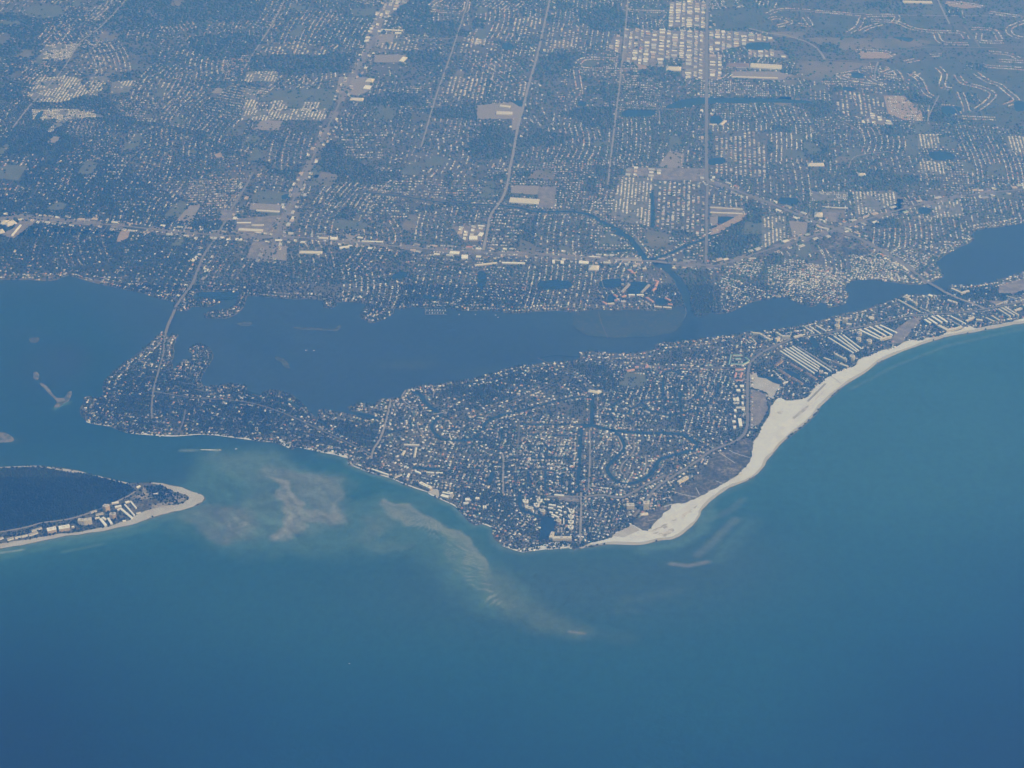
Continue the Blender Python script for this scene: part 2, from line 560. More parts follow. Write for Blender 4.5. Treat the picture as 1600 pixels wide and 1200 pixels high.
# east half of the gulf is a purer blue, a green lobe lies south of the shoals
lobe = np.exp(-(((px_ - 430) / 330) ** 2 + ((py_ - 930) / 110) ** 2)) + .8 * np.exp(-(((px_ - 900) / 330) ** 2 + ((py_ - 930) / 90) ** 2)) + .5 * np.exp(-(((px_ - 1050) / 250) ** 2 + ((py_ - 1060) / 90) ** 2))
C = mixc(C, (.022, .105, .130), np.clip(lobe * (.5 + .6 * n1), 0, .75))
siesta_c = [SIESTA[i] for i in range(0, len(SIESTA), 1)]
dark = smooth(500, 0, px_) * smooth(800, 1180, py_)  # lens falloff at the lower left painted into the water, along with depth
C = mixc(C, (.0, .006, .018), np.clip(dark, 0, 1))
dark2 = smooth(1150, 1640, px_) * smooth(930, 1200, py_)  # same corner darkening put into the colour at the lower right
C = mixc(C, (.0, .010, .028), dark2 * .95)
dsi = sdist(GX, GY, PP(siesta_c))
dli = sdist(GX, GY, PP(LIDO))
near = smooth(420, 0, np.minimum(-dsi, -dli) + (n2 - .5) * 130)
C = np.where(gulf[..., None], mixc(C, TURQ, near * .75), C)
near2 = smooth(60, 0, np.minimum(-dsi, -dli) + (n3 - .5) * 40)
C = np.where(gulf[..., None], mixc(C, (.26, .36, .34), near2 * .5), C)
# the bay behind the islands
bayw = baymix
C = mixc(C, BAY * (1 + .25 * (n1[..., None] - .5)), bayw)
passw = np.exp(-(((px_ - 180) / 260) ** 2 + ((py_ - 700) / 60) ** 2))
C = mixc(C, (.016, .085, .120), np.clip(passw * 1.3, 0, 1) * .9)
west = smooth(330, 100, px_) * smooth(420, 560, py_) * smooth(740, 660, py_)
C = mixc(C, (.010, .058, .095), np.clip(west * .8 + smooth(260, 60, px_) * smooth(740, 650, py_) * .5, 0, .9))


WXX = GX + 190 * (fnoise(GX, GY, 300, 61, 3) - .5) + 70 * (fnoise(GX, GY, 90, 65, 2) - .5)
WYY = GY + 150 * (fnoise(GX, GY, 300, 71, 3) - .5) + 60 * (fnoise(GX, GY, 90, 75, 2) - .5)


def streak(ang, ln, wd, seed):
    a = math.radians(ang)
    u, v = WXX * math.cos(a) + WYY * math.sin(a), -WXX * math.sin(a) + WYY * math.cos(a)
    return fnoise(u / ln, v / wd, 1.0, seed, 4)


def blob(poly_px, soft, col, amt, nz=None, fr=60, bias=0.0):
    global C
    sd = sdist(WXX, WYY, PP(poly_px))
    w = smooth(-soft, soft * .6, sd + (n2 - .5) * fr * 2 + (n3 - .5) * fr * .6 + bias) * amt
    if nz is not None:
        w = w * nz
    C = mixc(C, col, np.clip(w, 0, 1))


# greenish plume off the south beach
pl = np.exp(-(((px_ - 1420) / 330) ** 2 + ((py_ - 690) / 170) ** 2))
C = mixc(C, (.036, .140, .165), np.clip(pl * 1.2, 0, 1) * gulf)
pl = np.exp(-(((px_ - 880) / 300) ** 2 + ((py_ - 915) / 75) ** 2)) + .6 * np.exp(-(((px_ - 1120) / 120) ** 2 + ((py_ - 860) / 60) ** 2))
C = mixc(C, (.055, .112, .118), np.clip(pl, 0, 1) * .8 * gulf)
# broad pale-green shoal platforms of the pass
blob([(325, 722), (400, 712), (480, 730), (535, 752), (545, 790), (600, 772), (660, 790), (705, 820), (735, 850), (765, 890), (800, 940), (760, 950), (700, 900), (640, 850), (540, 860), (450, 855), (380, 870), (320, 850), (275, 825), (290, 770)], 160, (.080, .190, .190), .95, fr=90)
blob([(340, 716), (420, 715), (500, 735), (535, 755), (542, 790), (528, 815), (480, 830), (410, 845), (360, 850), (320, 830), (380, 800), (400, 760)], 90, (.13, .215, .215), .8, .35 + 1.1 * streak(-25, 420, 90, 81), fr=80)
blob([(280, 800), (330, 785), (380, 790), (400, 810), (390, 840), (350, 850), (300, 835)], 60, (.19, .225, .235), .8, .1 + 1.3 * streak(35, 160, 50, 82), fr=70)
blob([(340, 792), (375, 788), (402, 796), (407, 815), (396, 832), (372, 836), (350, 828), (338, 812)], 40, (.20, .245, .25), .5, .0 + 1.4 * streak(50, 120, 36, 83), fr=60)
# bright bars
blob([(415, 735), (440, 738), (475, 740), (505, 745), (528, 758), (534, 790), (528, 806), (505, 800), (490, 790), (478, 770), (450, 752), (420, 742)], 55, (.235, .285, .295), .8, .3 + .95 * streak(-35, 300, 70, 84), fr=45)
blob([(447, 768), (462, 772), (470, 783), (480, 796), (505, 800), (530, 806), (528, 816), (500, 814), (480, 812), (475, 826), (460, 836), (438, 846), (432, 842), (450, 822), (452, 800), (444, 780)], 30, (.32, .35, .345), .85, .35 + .9 * streak(-60, 200, 55, 85), fr=45)
blob([(425, 742), (450, 752), (472, 772), (482, 792), (474, 790), (455, 768), (432, 752)], 16, (.30, .32, .32), .8, fr=20)
blob([(600, 777), (637, 795), (675, 805), (706, 827), (737, 855), (756, 880), (764, 905), (788, 932), (800, 945), (786, 946), (769, 932), (745, 905), (722, 868), (692, 838), (659, 819), (630, 817), (608, 812), (596, 800), (596, 786)], 24, (.29, .34, .31), .92, .5 + .75 * streak(-45, 380, 60, 86), fr=30)
blob([(600, 780), (640, 797), (672, 808), (640, 812), (610, 812), (590, 826), (574, 840), (560, 838), (572, 815), (590, 795)], 60, (.18, .25, .235), .8, .1 + 1.1 * streak(-15, 240, 50, 87), fr=40)
blob([(700, 838), (738, 868), (765, 920), (790, 945), (760, 935), (735, 905), (712, 880), (690, 850)], 60, (.16, .27, .22), .55, fr=40)
blob([(560, 836), (575, 842), (600, 840), (640, 845), (600, 855), (560, 850), (545, 842)], 40, (.15, .25, .24), .5, fr=40)
st_ = streak(-48, 260, 26, 90)
wz = smooth(-80, 60, sdist(WXX, WYY, PP([(330, 730), (420, 722), (520, 745), (540, 790), (528, 822), (470, 845), (400, 850), (330, 835), (300, 800)])))
C = C * (1 + .75 * wz * (st_ - .5))[..., None]
for line, w_, am in [([(445, 768), (452, 790), (458, 812), (450, 832), (436, 844)], 24, .6), ([(470, 792), (495, 806), (525, 812), (531, 800), (531, 770), (524, 757)], 13, .6), ([(420, 742), (446, 752), (466, 772), (476, 792)], 10, .5), ([(352, 812), (362, 822), (378, 818), (384, 808)], 10, .5), ([(604, 779), (640, 796), (676, 806), (708, 828)], 16, .5)]:
    d = ldist(WXX, WYY, PP(line))
    C = mixc(C, (.38, .41, .41), smooth(w_ * 2, 0, d) * am * np.clip(1.6 * st_ - .15, 0, 1))
# tail of the ebb shoal
for i, (a, b, w_, am) in enumerate([((780, 915), (850, 972), 80, .75), ((845, 968), (905, 988), 55, .7), ((900, 985), (980, 998), 45, .2), ((770, 900), (800, 960), 60, .5)]):
    d = ldist(GX, GY, PP([a, b]))
    C = mixc(C, YEL, smooth(w_ * 2.2, 0, d + (n3 - .5) * 60) * am)
for line, w_, am, cc in [([(890, 987), (905, 989), (914, 990)], 8, .6, PALE), ([(1047, 881), (1075, 884), (1105, 878)], 15, .75, (.30, .31, .31)), ([(1090, 867), (1110, 850), (1135, 825), (1150, 812)], 26, .5, (.22, .27, .27)),
                         ([(1100, 815), (1120, 808), (1145, 795), (1160, 780)], 20, .4, (.17, .24, .25)), ([(975, 940), (1020, 933), (1060, 923)], 40, .35, (.11, .18, .18)), ([(960, 955), (1000, 953)], 30, .25, (.11, .18, .18)),
                         ([(1125, 870), (1150, 840), (1175, 815)], 60, .35, (.12, .25, .27)), ([(1330, 608), (1400, 571), (1480, 540), (1600, 513)], 12, .35, (.22, .30, .31)),
                         ([(1110, 800), (1095, 830), (1060, 850), (1000, 858)], 40, .6, (.14, .28, .28)), ([(0, 869), (90, 850), (170, 838), (240, 822)], 40, .5, (.11, .26, .25)), ([(100, 862), (120, 858), (160, 850)], 12, .35, (.2, .36, .3)),
                         ([(0, 864), (35, 859)], 8, .7, (.4, .5, .5)), ([(250, 812), (290, 806), (320, 812), (345, 825)], 30, .4, (.15, .27, .27)),
                         ([(280, 705), (325, 702), (343, 703.5)], 7, .6, (.35, .45, .47)), ([(85, 640), (92, 634), (106, 630)], 16, .8, (.12, .26, .19))]:
    d = ldist(GX, GY, PP(line))
    C = mixc(C, cc, smooth(w_ * 1.8, 0, d + (n3 - .5) * w_ * 1.2) * am)
# long sand waves along the spine of the shoal
rip = sdist(GX, GY, PP([(640, 806), (690, 818), (725, 850), (752, 885), (770, 925), (785, 945), (765, 942), (738, 915), (708, 885), (690, 855), (668, 835), (640, 822)]))
n4 = fnoise(GX, GY, 60, 41, 2)
ph = (py_ - .42 * (px_ - 700) + 46 * (n2 - .5) + 16 * (n3 - .5) + .012 * (px_ - 700) ** 2 * .5) / (7.5 + 5 * n1)
cr = smooth(.55, .95, .5 + .5 * np.sin(ph * 2 * math.pi))
tr = smooth(.45, 1.0, .5 - .5 * np.sin(ph * 2 * math.pi))
rw = smooth(-30, 25, rip)
C = mixc(C, (.40, .45, .42), rw * cr * np.clip(2.2 * n4 - .55, 0, 1) * .62)
C = mixc(C, (.08, .20, .21), rw * tr * .30)
# swirls of current round the western bars
sw = np.sin((n2 * 3 + n1 * 5 + (px_ * .4 + py_) / 40.) * 6.28)
swm = np.clip(sdist(GX, GY, PP([(300, 760), (420, 730), (530, 760), (535, 810), (450, 850), (330, 850)])) / 200 + .5, 0, 1)
C = C * (1 + .10 * (sw * swm))[..., None] * (1 + .10 * (streak(-8, 900, 130, 88) - .5) + .06 * (streak(-20, 200, 22, 89) - .5))[..., None]
# sea-grass and shallow flats of the bay
for (cx, cy, rx, ry, am, col) in [(75, 575, 55, 40, .5, (.030, .050, .090)), (110, 560, 30, 25, .4, (.035, .045, .080)), (405, 530, 45, 25, .45, (.018, .042, .085)), (440, 565, 30, 20, .4, (.02, .045, .085)), (640, 570, 48, 7, .75, (.060, .085, .085)),
                                  (760, 583, 60, 10, .6, (.055, .085, .095)), (860, 500, 60, 20, .5, (.045, .080, .110)), (940, 535, 60, 10, .7, (.055, .085, .095)), (1230, 490, 60, 12, .35, (.04, .07, .10)),
                                  (1330, 372, 30, 10, .0, BAY), (1530, 376, 35, 12, .5, (.045, .08, .11)), (35, 520, 40, 14, .35, (.03, .06, .10)), (18, 688, 16, 5, .8, (.05, .09, .08))]:
    w = np.exp(-(((px_ - cx) / rx) ** 2 + ((py_ - cy) / ry) ** 2) ** 1.5) * am * (.6 + .8 * n2)
    C = mixc(C, col, np.clip(w, 0, 1))
dcr = ldist(GX, GY, PP([(1050, 430), (1068, 465), (1075, 495), (1074, 522), (1060, 532)]))
C = mixc(C, (.016, .040, .090), smooth(120, 40, dcr) * .9)
dm = ldist(GX, GY, ms[::3])
C = np.where((~gulf)[..., None], mixc(C, (.05, .085, .105), smooth(90, 0, dm + (n3 - .5) * 60) * .5), C)
C *= (1 + .05 * (n3 - .5) + .14 * (n1 - .5))[..., None]
C = np.clip(C * .82, .0015, 1)

ny_, nx_ = GX.shape
V = np.stack([GX, GY, np.zeros_like(GX)], -1).reshape(-1, 3)
ii = (np.arange(ny_ - 1)[:, None] * nx_ + np.arange(nx_ - 1)[None]).ravel()
loops = np.stack([ii, ii + 1, ii + 1 + nx_, ii + nx_], 1).ravel()
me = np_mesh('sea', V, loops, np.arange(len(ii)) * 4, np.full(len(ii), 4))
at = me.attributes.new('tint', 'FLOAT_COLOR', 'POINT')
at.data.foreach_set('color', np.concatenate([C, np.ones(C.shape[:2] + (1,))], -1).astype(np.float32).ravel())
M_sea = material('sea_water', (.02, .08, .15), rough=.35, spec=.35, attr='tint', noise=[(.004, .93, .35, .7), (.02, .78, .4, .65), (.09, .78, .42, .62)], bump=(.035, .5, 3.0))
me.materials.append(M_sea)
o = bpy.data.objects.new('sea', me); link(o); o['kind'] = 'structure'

# ------------------------------------------------------------------ ground sheets
BEACH = [(904, 857), (919, 855), (950, 851), (1000, 851), (1031, 845), (1056, 841), (1078, 825), (1091, 811), (1097, 797), (1116, 778), (1141, 762), (1169, 751), (1185, 739), (1199, 719), (1215, 700), (1240, 677), (1269, 653),
 (1287, 631), (1314, 607), (1350, 584), (1381, 562), (1428, 543), (1475, 528), (1522, 519), (1569, 510), (1600, 505), (1700, 492), (2000, 470), (2700, 440), (2700, 433), (2000, 461), (1700, 484),
 (1600, 498), (1582, 503), (1554, 508), (1525, 513), (1514, 510), (1500, 516), (1483, 519), (1477, 521), (1460, 528), (1449, 528), (1438, 533), (1424, 532), (1410, 536), (1396, 545), (1381, 547), (1362, 555), (1342, 562), (1336, 572), (1325, 576), (1306, 583), (1293, 590), (1283, 598), (1272, 608),
 (1259, 622), (1231, 627), (1220, 622), (1212, 626), (1204, 637), (1200, 652), (1190, 668), (1183, 684), (1176, 692), (1174, 705), (1173, 717), (1160, 735), (1141, 750), (1120, 762), (1094, 775), (1072, 784), (1050, 789), (1042, 798), (1028, 812), (1014, 827), (1004, 829), (987, 820), (975, 827),
 (962, 834), (950, 842), (934, 846), (919, 850)]


def inset(poly, d):
    A = np.array(poly)
    area = (np.roll(A, 1, 0)[:, 0] * A[:, 1] - A[:, 0] * np.roll(A, 1, 0)[:, 1]).sum()
    t = np.roll(A, -1, 0) - np.roll(A, 1, 0)
    t /= np.linalg.norm(t, axis=1)[:, None] + 1e-9
    nrm = np.stack([-t[:, 1], t[:, 0]], 1) * (1 if area > 0 else -1)
    return [tuple(p) for p in A + nrm * d]


beach_w = jitter(catmull(PP(BEACH), 5), 2.5, 12)
sheet('beach_wet_edge', [beach_w], 2.4, M_wetsand)
dry = jitter(catmull(PP([(a - 2.2, b - 3.4) for a, b in BEACH[:26]] + BEACH[26:]), 5), 2.5, 13)
sheet('beach', [dry], 2.8, M_sand)
# trampled grey runnels and pools on the wide part of the beach
sheet('beach_runnel', [jitter(catmull(PP(q), 5), 4, 40 + i) for i, q in enumerate([
    [(1030, 835), (1038, 832), (1048, 826), (1054, 829), (1047, 835), (1036, 839)], [(1012, 830), (1022, 828), (1034, 822), (1046, 817), (1040, 823), (1026, 829), (1014, 832)], [(1018, 834), (1028, 831), (1024, 834)],
    [(1064, 808), (1074, 800), (1083, 796), (1078, 802), (1068, 810)], [(1046, 815), (1056, 811), (1062, 807), (1054, 814)], [(1036, 824), (1044, 823), (1040, 826)], [(1082, 795), (1090, 789), (1087, 793)]])] + [jitter(catmull(PP(q), 5), 4, 60 + i) for i, q in enumerate([
    [(1240, 652), (1262, 634), (1285, 612), (1284, 616), (1263, 637), (1243, 655)], [(1212, 646), (1219, 643), (1224, 643), (1218, 646)]])], 3.2, material('runnel_scrub', (.36, .345, .34), noise=[(.02, (.56, .57, .58), .45, .6)]))
sheet('beach_moist', [jitter(catmull(PP(q), 5), 5, 50 + i) for i, q in enumerate([
    [(1010, 832), (1040, 812), (1075, 790), (1095, 780), (1090, 790), (1062, 812), (1048, 822), (1040, 836), (1020, 842), (990, 842), (985, 838)],
    [(1205, 690), (1225, 662), (1255, 636), (1290, 610), (1296, 608), (1270, 637), (1240, 668), (1215, 694), (1203, 706)]])], 3.0, material('moist_sand', (.53, .565, .64), rough=.9, spec=.1, noise=[(.01, (.60, .64, .73), .45, .6)]))
DUNE = [(1162, 685), (1172, 688), (1176, 692), (1174, 705), (1173, 717), (1160, 735), (1141, 750), (1120, 762), (1094, 775), (1072, 784), (1050, 789), (1042, 798), (1028, 812), (1014, 827), (1004, 829), (990, 818), (992, 812), (1006, 803), (1018, 800), (1030, 795), (1050, 782), (1055, 772), (1062, 762),
        (1078, 755), (1100, 735), (1112, 718), (1128, 707), (1145, 698)]
dune_w = jitter(catmull(PP(DUNE), 5), 5, 14)
sheet('dune_scrub_belt', [dune_w], 3.6, M_dune)
paint(BLOCK, beach_w, True); paint(TREE, beach_w, 0)
paint(BLOCK, dune_w, True); paint(TREE, dune_w, 0.02)

# small western beaches and the spit of the northern island
sheet('cove_beach', [jitter(catmull([(x_, y_ - 4) for x_, y_ in PP(q)], 4), 1.5, 60 + i) for i, q in enumerate([
    [(818, 861.5), (832, 861), (853, 858.5), (870, 857.5), (887, 856.5), (893, 857.5), (891, 850), (884, 848), (866, 847), (853, 849.5), (838, 853.5), (822, 857.5)],
    [(137, 660), (170, 666), (172, 664), (150, 660), (139, 656)], [(197, 675), (215, 678), (250, 681), (277, 682), (317, 679), (350, 682), (398, 688), (398, 686), (350, 680), (318, 677.5), (277, 680), (250, 679), (215, 675.5), (199, 673)],
    [(400, 688.5), (432, 692), (454, 700.5), (453, 693), (448, 691), (436, 684), (434, 690), (400, 687)], [(470, 700), (500, 706), (525, 711), (543, 716), (541, 711), (525, 707.5), (500, 703.5), (474, 697)],
    [(546, 725.5), (580, 739), (607, 746), (630, 756), (668, 769.5), (668, 768), (630, 754), (607, 744.2), (580, 737), (547, 724)],
    [(668, 769), (685, 779), (707, 789), (722, 801.5), (723, 799), (708, 787), (686.5, 777), (686, 767), (678, 764.5)], [(721, 800), (741, 818), (744, 818), (728, 804), (727, 798), (722, 797)],
    [(744, 819.5), (755, 819), (769, 825), (769, 822), (755, 817), (746, 817.5)], [(787, 854), (812, 862), (820, 862), (814, 859), (800, 857), (797, 853), (789, 851)]])], 2.6, M_sand)
LBEACH = [(-700, 960), (-300, 905), (0, 857), (32, 852), (85, 841), (127, 835), (170, 828), (208, 819), (234, 810), (266, 801), (293, 795), (311, 787), (319, 779), (314, 773), (304, 770), (283, 762), (255, 756), (236, 755.3), (252, 758), (262, 764), (275, 769), (290, 774), (296, 779), (286, 786), (272, 790), (262, 788),
          (248, 790), (236, 796), (222, 801), (208, 808), (200, 814), (186, 818), (160, 825), (125, 831), (100, 834), (70, 838), (40, 844), (12, 846), (0, 850), (-300, 893), (-700, 945)]
lb = jitter(catmull(PP(LBEACH), 5), 2.5, 15)
sheet('lido_beach', [lb], 2.4, M_tansand)
paint(BLOCK, lb, True); paint(TREE, lb, 0)
sheet('lido_bay_sand', [jitter(catmull(PP(q), 4), 1.5, 70 + i) for i, q in enumerate([[(0, 730), (53, 728), (85, 731), (130, 738), (130, 741), (115, 740), (85, 733.5), (53, 730), (0, 732)], [(150, 743), (161, 746), (158, 747), (150, 745)], [(172, 748.5), (200, 755), (198, 756.5), (180, 753), (172, 750)]])], 2.6, M_tansand)
SAND2 = [[(224, 762), (228, 765), (233, 773), (237, 779), (222, 781), (208, 780), (204, 777), (212, 775), (222, 772)], [(236, 790), (252, 787), (266, 784), (275, 781), (290, 776), (283, 785), (262, 790), (240, 795)], [(252, 770), (270, 772), (284, 778), (272, 784), (262, 787), (275, 778), (262, 774)]]
sheet('lido_sand_clearing', [jitter(catmull(PP(q), 4), 3, 80 + i) for i, q in enumerate(SAND2)], 2.9, material('scrubby_sand', (.32, .29, .26), noise=[(.03, (.18, .17, .145), .42, .62)]))
lforest = PP([(-900, 742), (0, 732), (53, 730), (85, 734), (130, 741), (160, 748), (198, 757), (208, 764), (204, 772), (198, 776), (170, 789), (149, 798), (106, 811), (64, 817), (30, 827), (0, 831), (-300, 872), (-900, 930)])
lf = jitter(catmull(lforest, 4), 3, 16)
sheet('mangrove_ground', [lf], 2.3, M_forest)
paint(TREE, lf, 1.0)
lscr = PP([(198, 790), (235, 780), (250, 784), (245, 791), (222, 801), (208, 808), (205, 800)])
sheet('lido_scrub', [jitter(lscr, 2, 3)], 2.35, M_dune); paint(TREE, lscr, .05)
lw2 = PP([(228, 760), (250, 759), (262, 766), (274, 773), (262, 778), (254, 784), (240, 780), (232, 768)])
paint(TREE, lw2, .95)

# woods, fields, parks of the mainland ------------------------------------------------
WOODS = [[(190, 0), (400, 0), (392, 30), (330, 34), (250, 42), (170, 44), (175, 20)], [(0, 20), (60, 30), (70, 60), (55, 90), (0, 95)], [(120, 155), (160, 152), (200, 185), (165, 186), (140, 168), (60, 165), (55, 160)],
 [(175, 178), (225, 191), (300, 202), (375, 237), (400, 241), (437, 262), (470, 280), (466, 290), (430, 274), (395, 255), (350, 243), (290, 212), (220, 200), (170, 185)],
 [(400, 88), (548, 83), (545, 108), (512, 117), (400, 112), (390, 100)], [(572, 148), (650, 147), (660, 160), (645, 166), (572, 164)],
 [(612, 0), (668, 0), (668, 28), (625, 28), (605, 20)], [(637, 32), (712, 37), (710, 56), (680, 58), (635, 52)], [(750, 200), (800, 206), (795, 245), (737, 245), (740, 215)], [(675, 170), (745, 163), (742, 186), (675, 186)],
 [(912, 15), (975, 8), (972, 52), (907, 42)], [(940, 131), (972, 130), (968, 156), (920, 148)], [(882, 175), (960, 168), (960, 195), (905, 200)], [(807, 212), (880, 208), (880, 225), (807, 228)],
 [(1000, 107), (1037, 108), (1040, 125), (1000, 122)], [(1112, 356), (1150, 340), (1172, 328), (1188, 322), (1190, 390), (1150, 403), (1112, 411)], [(1070, 420), (1108, 420), (1108, 485), (1088, 494), (1081, 478), (1075, 450), (1062, 432)],
 [(1225, 0), (1400, 0), (1410, 18), (1340, 14), (1300, 10), (1230, 8)], [(1460, 135), (1480, 150), (1500, 180), (1510, 188), (1460, 190), (1450, 170)], [(1150, 150), (1290, 158), (1300, 170), (1275, 190), (1240, 165), (1150, 160)],
 [(1255, 222), (1287, 225), (1292, 250), (1257, 250)], [(1300, 135), (1345, 140), (1340, 150), (1290, 150)], [(1335, 270), (1420, 275), (1430, 292), (1390, 298), (1340, 290)], [(500, 225), (545, 240), (560, 262), (500, 262)],
 [(470, 262), (560, 262), (620, 270), (615, 282), (540, 290), (480, 285)], [(540, 320), (556, 325), (556, 345), (520, 345), (525, 330)], [(640, 80), (700, 85), (690, 105), (640, 100)], [(300, 58), (390, 55), (400, 85), (320, 92)],
 [(1460, 475), (1500, 452), (1560, 445), (1600, 440), (1640, 440), (1620, 462), (1560, 470), (1520, 470)], [(880, 80), (905, 82), (900, 108), (850, 118), (845, 95)], [(940, 262), (965, 265), (962, 292), (945, 296)],
 [(600, 500), (640, 460), (640, 462)], [(805, 380), (845, 385), (840, 340), (828, 342)], [(80, 200), (0, 215), (0, 240), (70, 232)], [(0, 100), (40, 118), (38, 150), (0, 160)], [(640, 330), (690, 318), (770, 322), (765, 330), (700, 326), (650, 338)]]
for i, w in enumerate(WOODS):
    q = jitter(catmull(PP(w), 8), 26, 300 + i)
    paint(TREE, q, .91 if w[0][1] < 300 and i % 2 else .95); paint(HOUSE, q, 0.10)
EST = catmull(PP([(1228, 0), (1600, 0), (1640, 60), (1640, 190), (1510, 190), (1440, 150), (1390, 102), (1225, 95)]), 4)
paint(TREE, EST, .45); paint(HOUSE, EST, .05)
rp = random.Random(77)
PATCH = []
for k in range(150):       # school grounds, parks and vacant lots scattered through the suburbs
    cx_, cy_ = rp.uniform(0, 1600), rp.uniform(0, 400) ** 1.0
    x_, y_ = P(cx_, cy_)
    w_, h_ = rp.uniform(35, 120), rp.uniform(40, 170)
    a_ = np.array((x_, y_))
    PATCH.append((rp.random(), [tuple(a_ + GS * u * w_ + GE * v * h_) for u, v in ((-1, -1), (1, -1), (1, rp.uniform(.3, 1)), (-rp.random(), 1))]))
FIELDS = [(M_grass, [[(550, 15), (585, 14), (592, 24), (555, 24)], [(425, 142), (525, 142), (512, 170), (415, 162)], [(1255, 222), (1280, 228), (1278, 240), (1262, 240)], [(1417, 212), (1433, 212), (1436, 240), (1418, 239)], [(520, 345), (560, 345), (575, 356), (520, 358)], [(405, 300), (450, 303), (445, 316), (395, 315)],
                     [(971, 583), (1006, 584), (1006, 603), (968, 603)], [(1470, 212), (1498, 222), (1490, 232), (1472, 230)], [(45, 10), (95, 12), (90, 26), (50, 28)]]),
          (M_golf, [[(1107, 18), (1200, 12), (1245, 18), (1200, 40), (1200, 48), (1165, 46), (1110, 44)], [(1275, 25), (1340, 28), (1336, 48), (1310, 50), (1275, 46)], [(1400, 100), (1600, 98), (1600, 190), (1510, 188), (1480, 160), (1440, 140), (1410, 120)], [(1405, 28), (1460, 30), (1450, 44), (1420, 40)], [(1510, 45), (1530, 60), (1600, 100), (1560, 80), (1515, 75)]]),
          (M_past, [[(1247, 97), (1290, 96), (1360, 100), (1325, 111), (1282, 125), (1250, 123)], [(1200, 50), (1255, 51), (1250, 60), (1215, 57)], [(1262, 60), (1330, 60), (1440, 62), (1450, 70), (1400, 76), (1300, 78), (1285, 72)]]),
          (M_dune, [[(1282, 370), (1312, 362), (1345, 380), (1360, 390), (1350, 398), (1295, 395)]])]
k = 0
for mat_, polys in FIELDS:
    ws = [jitter(catmull(PP(q), 4), 4, 100 + k + i) for i, q in enumerate(polys)]
    sheet({'mown_grass': 'grass_field', 'golf_turf': 'golf_course', 'dry_pasture': 'pasture', 'dune_scrub': 'scrub_field'}[mat_.name], ws, 2.3, mat_)
    for w in ws:
        paint(TREE, w, .10); paint(HOUSE, w, 0)
    k += 10
for lo_, hi_, mt, nm_ in ((0, .42, M_grass, 'open_lawn'), (.42, .62, M_past, 'vacant_lot'), (.62, .68, M_tanlot, 'paved_yard')):
    sheet(nm_, [q for r_, q in PATCH if lo_ <= r_ < hi_], 2.15 + lo_ * .1, mt)
for r_, q in PATCH:
    paint(TREE, q, .10 if r_ < .74 else .93); paint(HOUSE, q, .0)
    if r_ > .93: paint(HOUSE, q, 1)
M_floor = material('shaded_ground', (.045, .052, .040), noise=[(.01, (.08, .078, .06), .45, .68)])  # shade among the crowns painted as a darker ground colour
sheet('shaded_woodland_floor', [jitter(catmull(PP(q), 5), 12, 500 + i) for i, q in enumerate([
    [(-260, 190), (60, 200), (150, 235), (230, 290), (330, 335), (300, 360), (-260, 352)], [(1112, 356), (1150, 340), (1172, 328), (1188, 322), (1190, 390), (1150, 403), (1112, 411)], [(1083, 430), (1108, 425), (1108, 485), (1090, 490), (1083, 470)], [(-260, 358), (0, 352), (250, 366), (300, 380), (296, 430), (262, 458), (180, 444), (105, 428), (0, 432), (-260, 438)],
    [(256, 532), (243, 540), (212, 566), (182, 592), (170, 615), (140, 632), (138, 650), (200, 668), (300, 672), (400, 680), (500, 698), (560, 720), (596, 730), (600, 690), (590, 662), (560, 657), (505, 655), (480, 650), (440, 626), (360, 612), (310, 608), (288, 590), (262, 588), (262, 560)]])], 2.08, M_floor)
marsh = jitter(catmull(PP([(900, 490), (932, 484), (960, 486), (990, 484), (1030, 486), (1064, 478), (1072, 489), (1068, 501), (1060, 514), (1046, 523.5), (1005, 527), (950, 528), (912, 523), (895, 509)]), 4), 3, 17)
sheet('salt_marsh', [marsh], 2.25, M_marsh); paint(TREE, marsh, .0); paint(HOUSE, marsh, 0); paint(BLOCK, marsh, True)
mw2 = PP([(1062, 432), (1108, 425), (1110, 488), (1092, 495), (1081, 485), (1078, 462)]); paint(TREE, mw2, .8); paint(HOUSE, mw2, 0)
# bayous and thick mangrove on the island
for q in [[(380, 610), (400, 620), (452, 616), (480, 642), (496, 656), (520, 645), (585, 658), (600, 690), (590, 715), (560, 720), (545, 712), (520, 700), (480, 690), (500, 672), (440, 655), (400, 640)], [(700, 598), (780, 588), (860, 572), (905, 566), (960, 560), (880, 600), (800, 606), (740, 622), (690, 612)],
          [(770, 560), (790, 574), (830, 570)], [(240, 552), (262, 545), (265, 590), (245, 600), (222, 590), (222, 565)], [(640, 730), (700, 728), (700, 740), (640, 738)], [(720, 755), (800, 758), (812, 775), (812, 800), (780, 800), (735, 785)], [(590, 640), (640, 655), (600, 672), (592, 668)], [(868, 575), (905, 570), (965, 575), (960, 610), (900, 612), (840, 622), (850, 600)],
          [(1216, 515), (1260, 530), (1290, 550), (1275, 560), (1240, 545), (1215, 538)], [(980, 540), (1030, 540), (1100, 535), (1095, 565), (1000, 572), (960, 560)]]:
    w = jitter(catmull(PP(q), 6), 18, 400 + len(q))
    paint(TREE, w, .86); paint(HOUSE, w, .38)

# ------------------------------------------------------------------ canals, creeks, ponds
def water_line(name, line_px, width, mat=M_canal, z=3.0):
    z += .004 * len(CANALS)
    line = catmull(PP(line_px), 5, closed=False)
    o = sheet(name, strip_quads(line, width), z, mat)
    paint_line(BLOCK, line, width, True)
    paint_line(TREE, line, width, 0)
    CANALS.append((line, width))
    return o


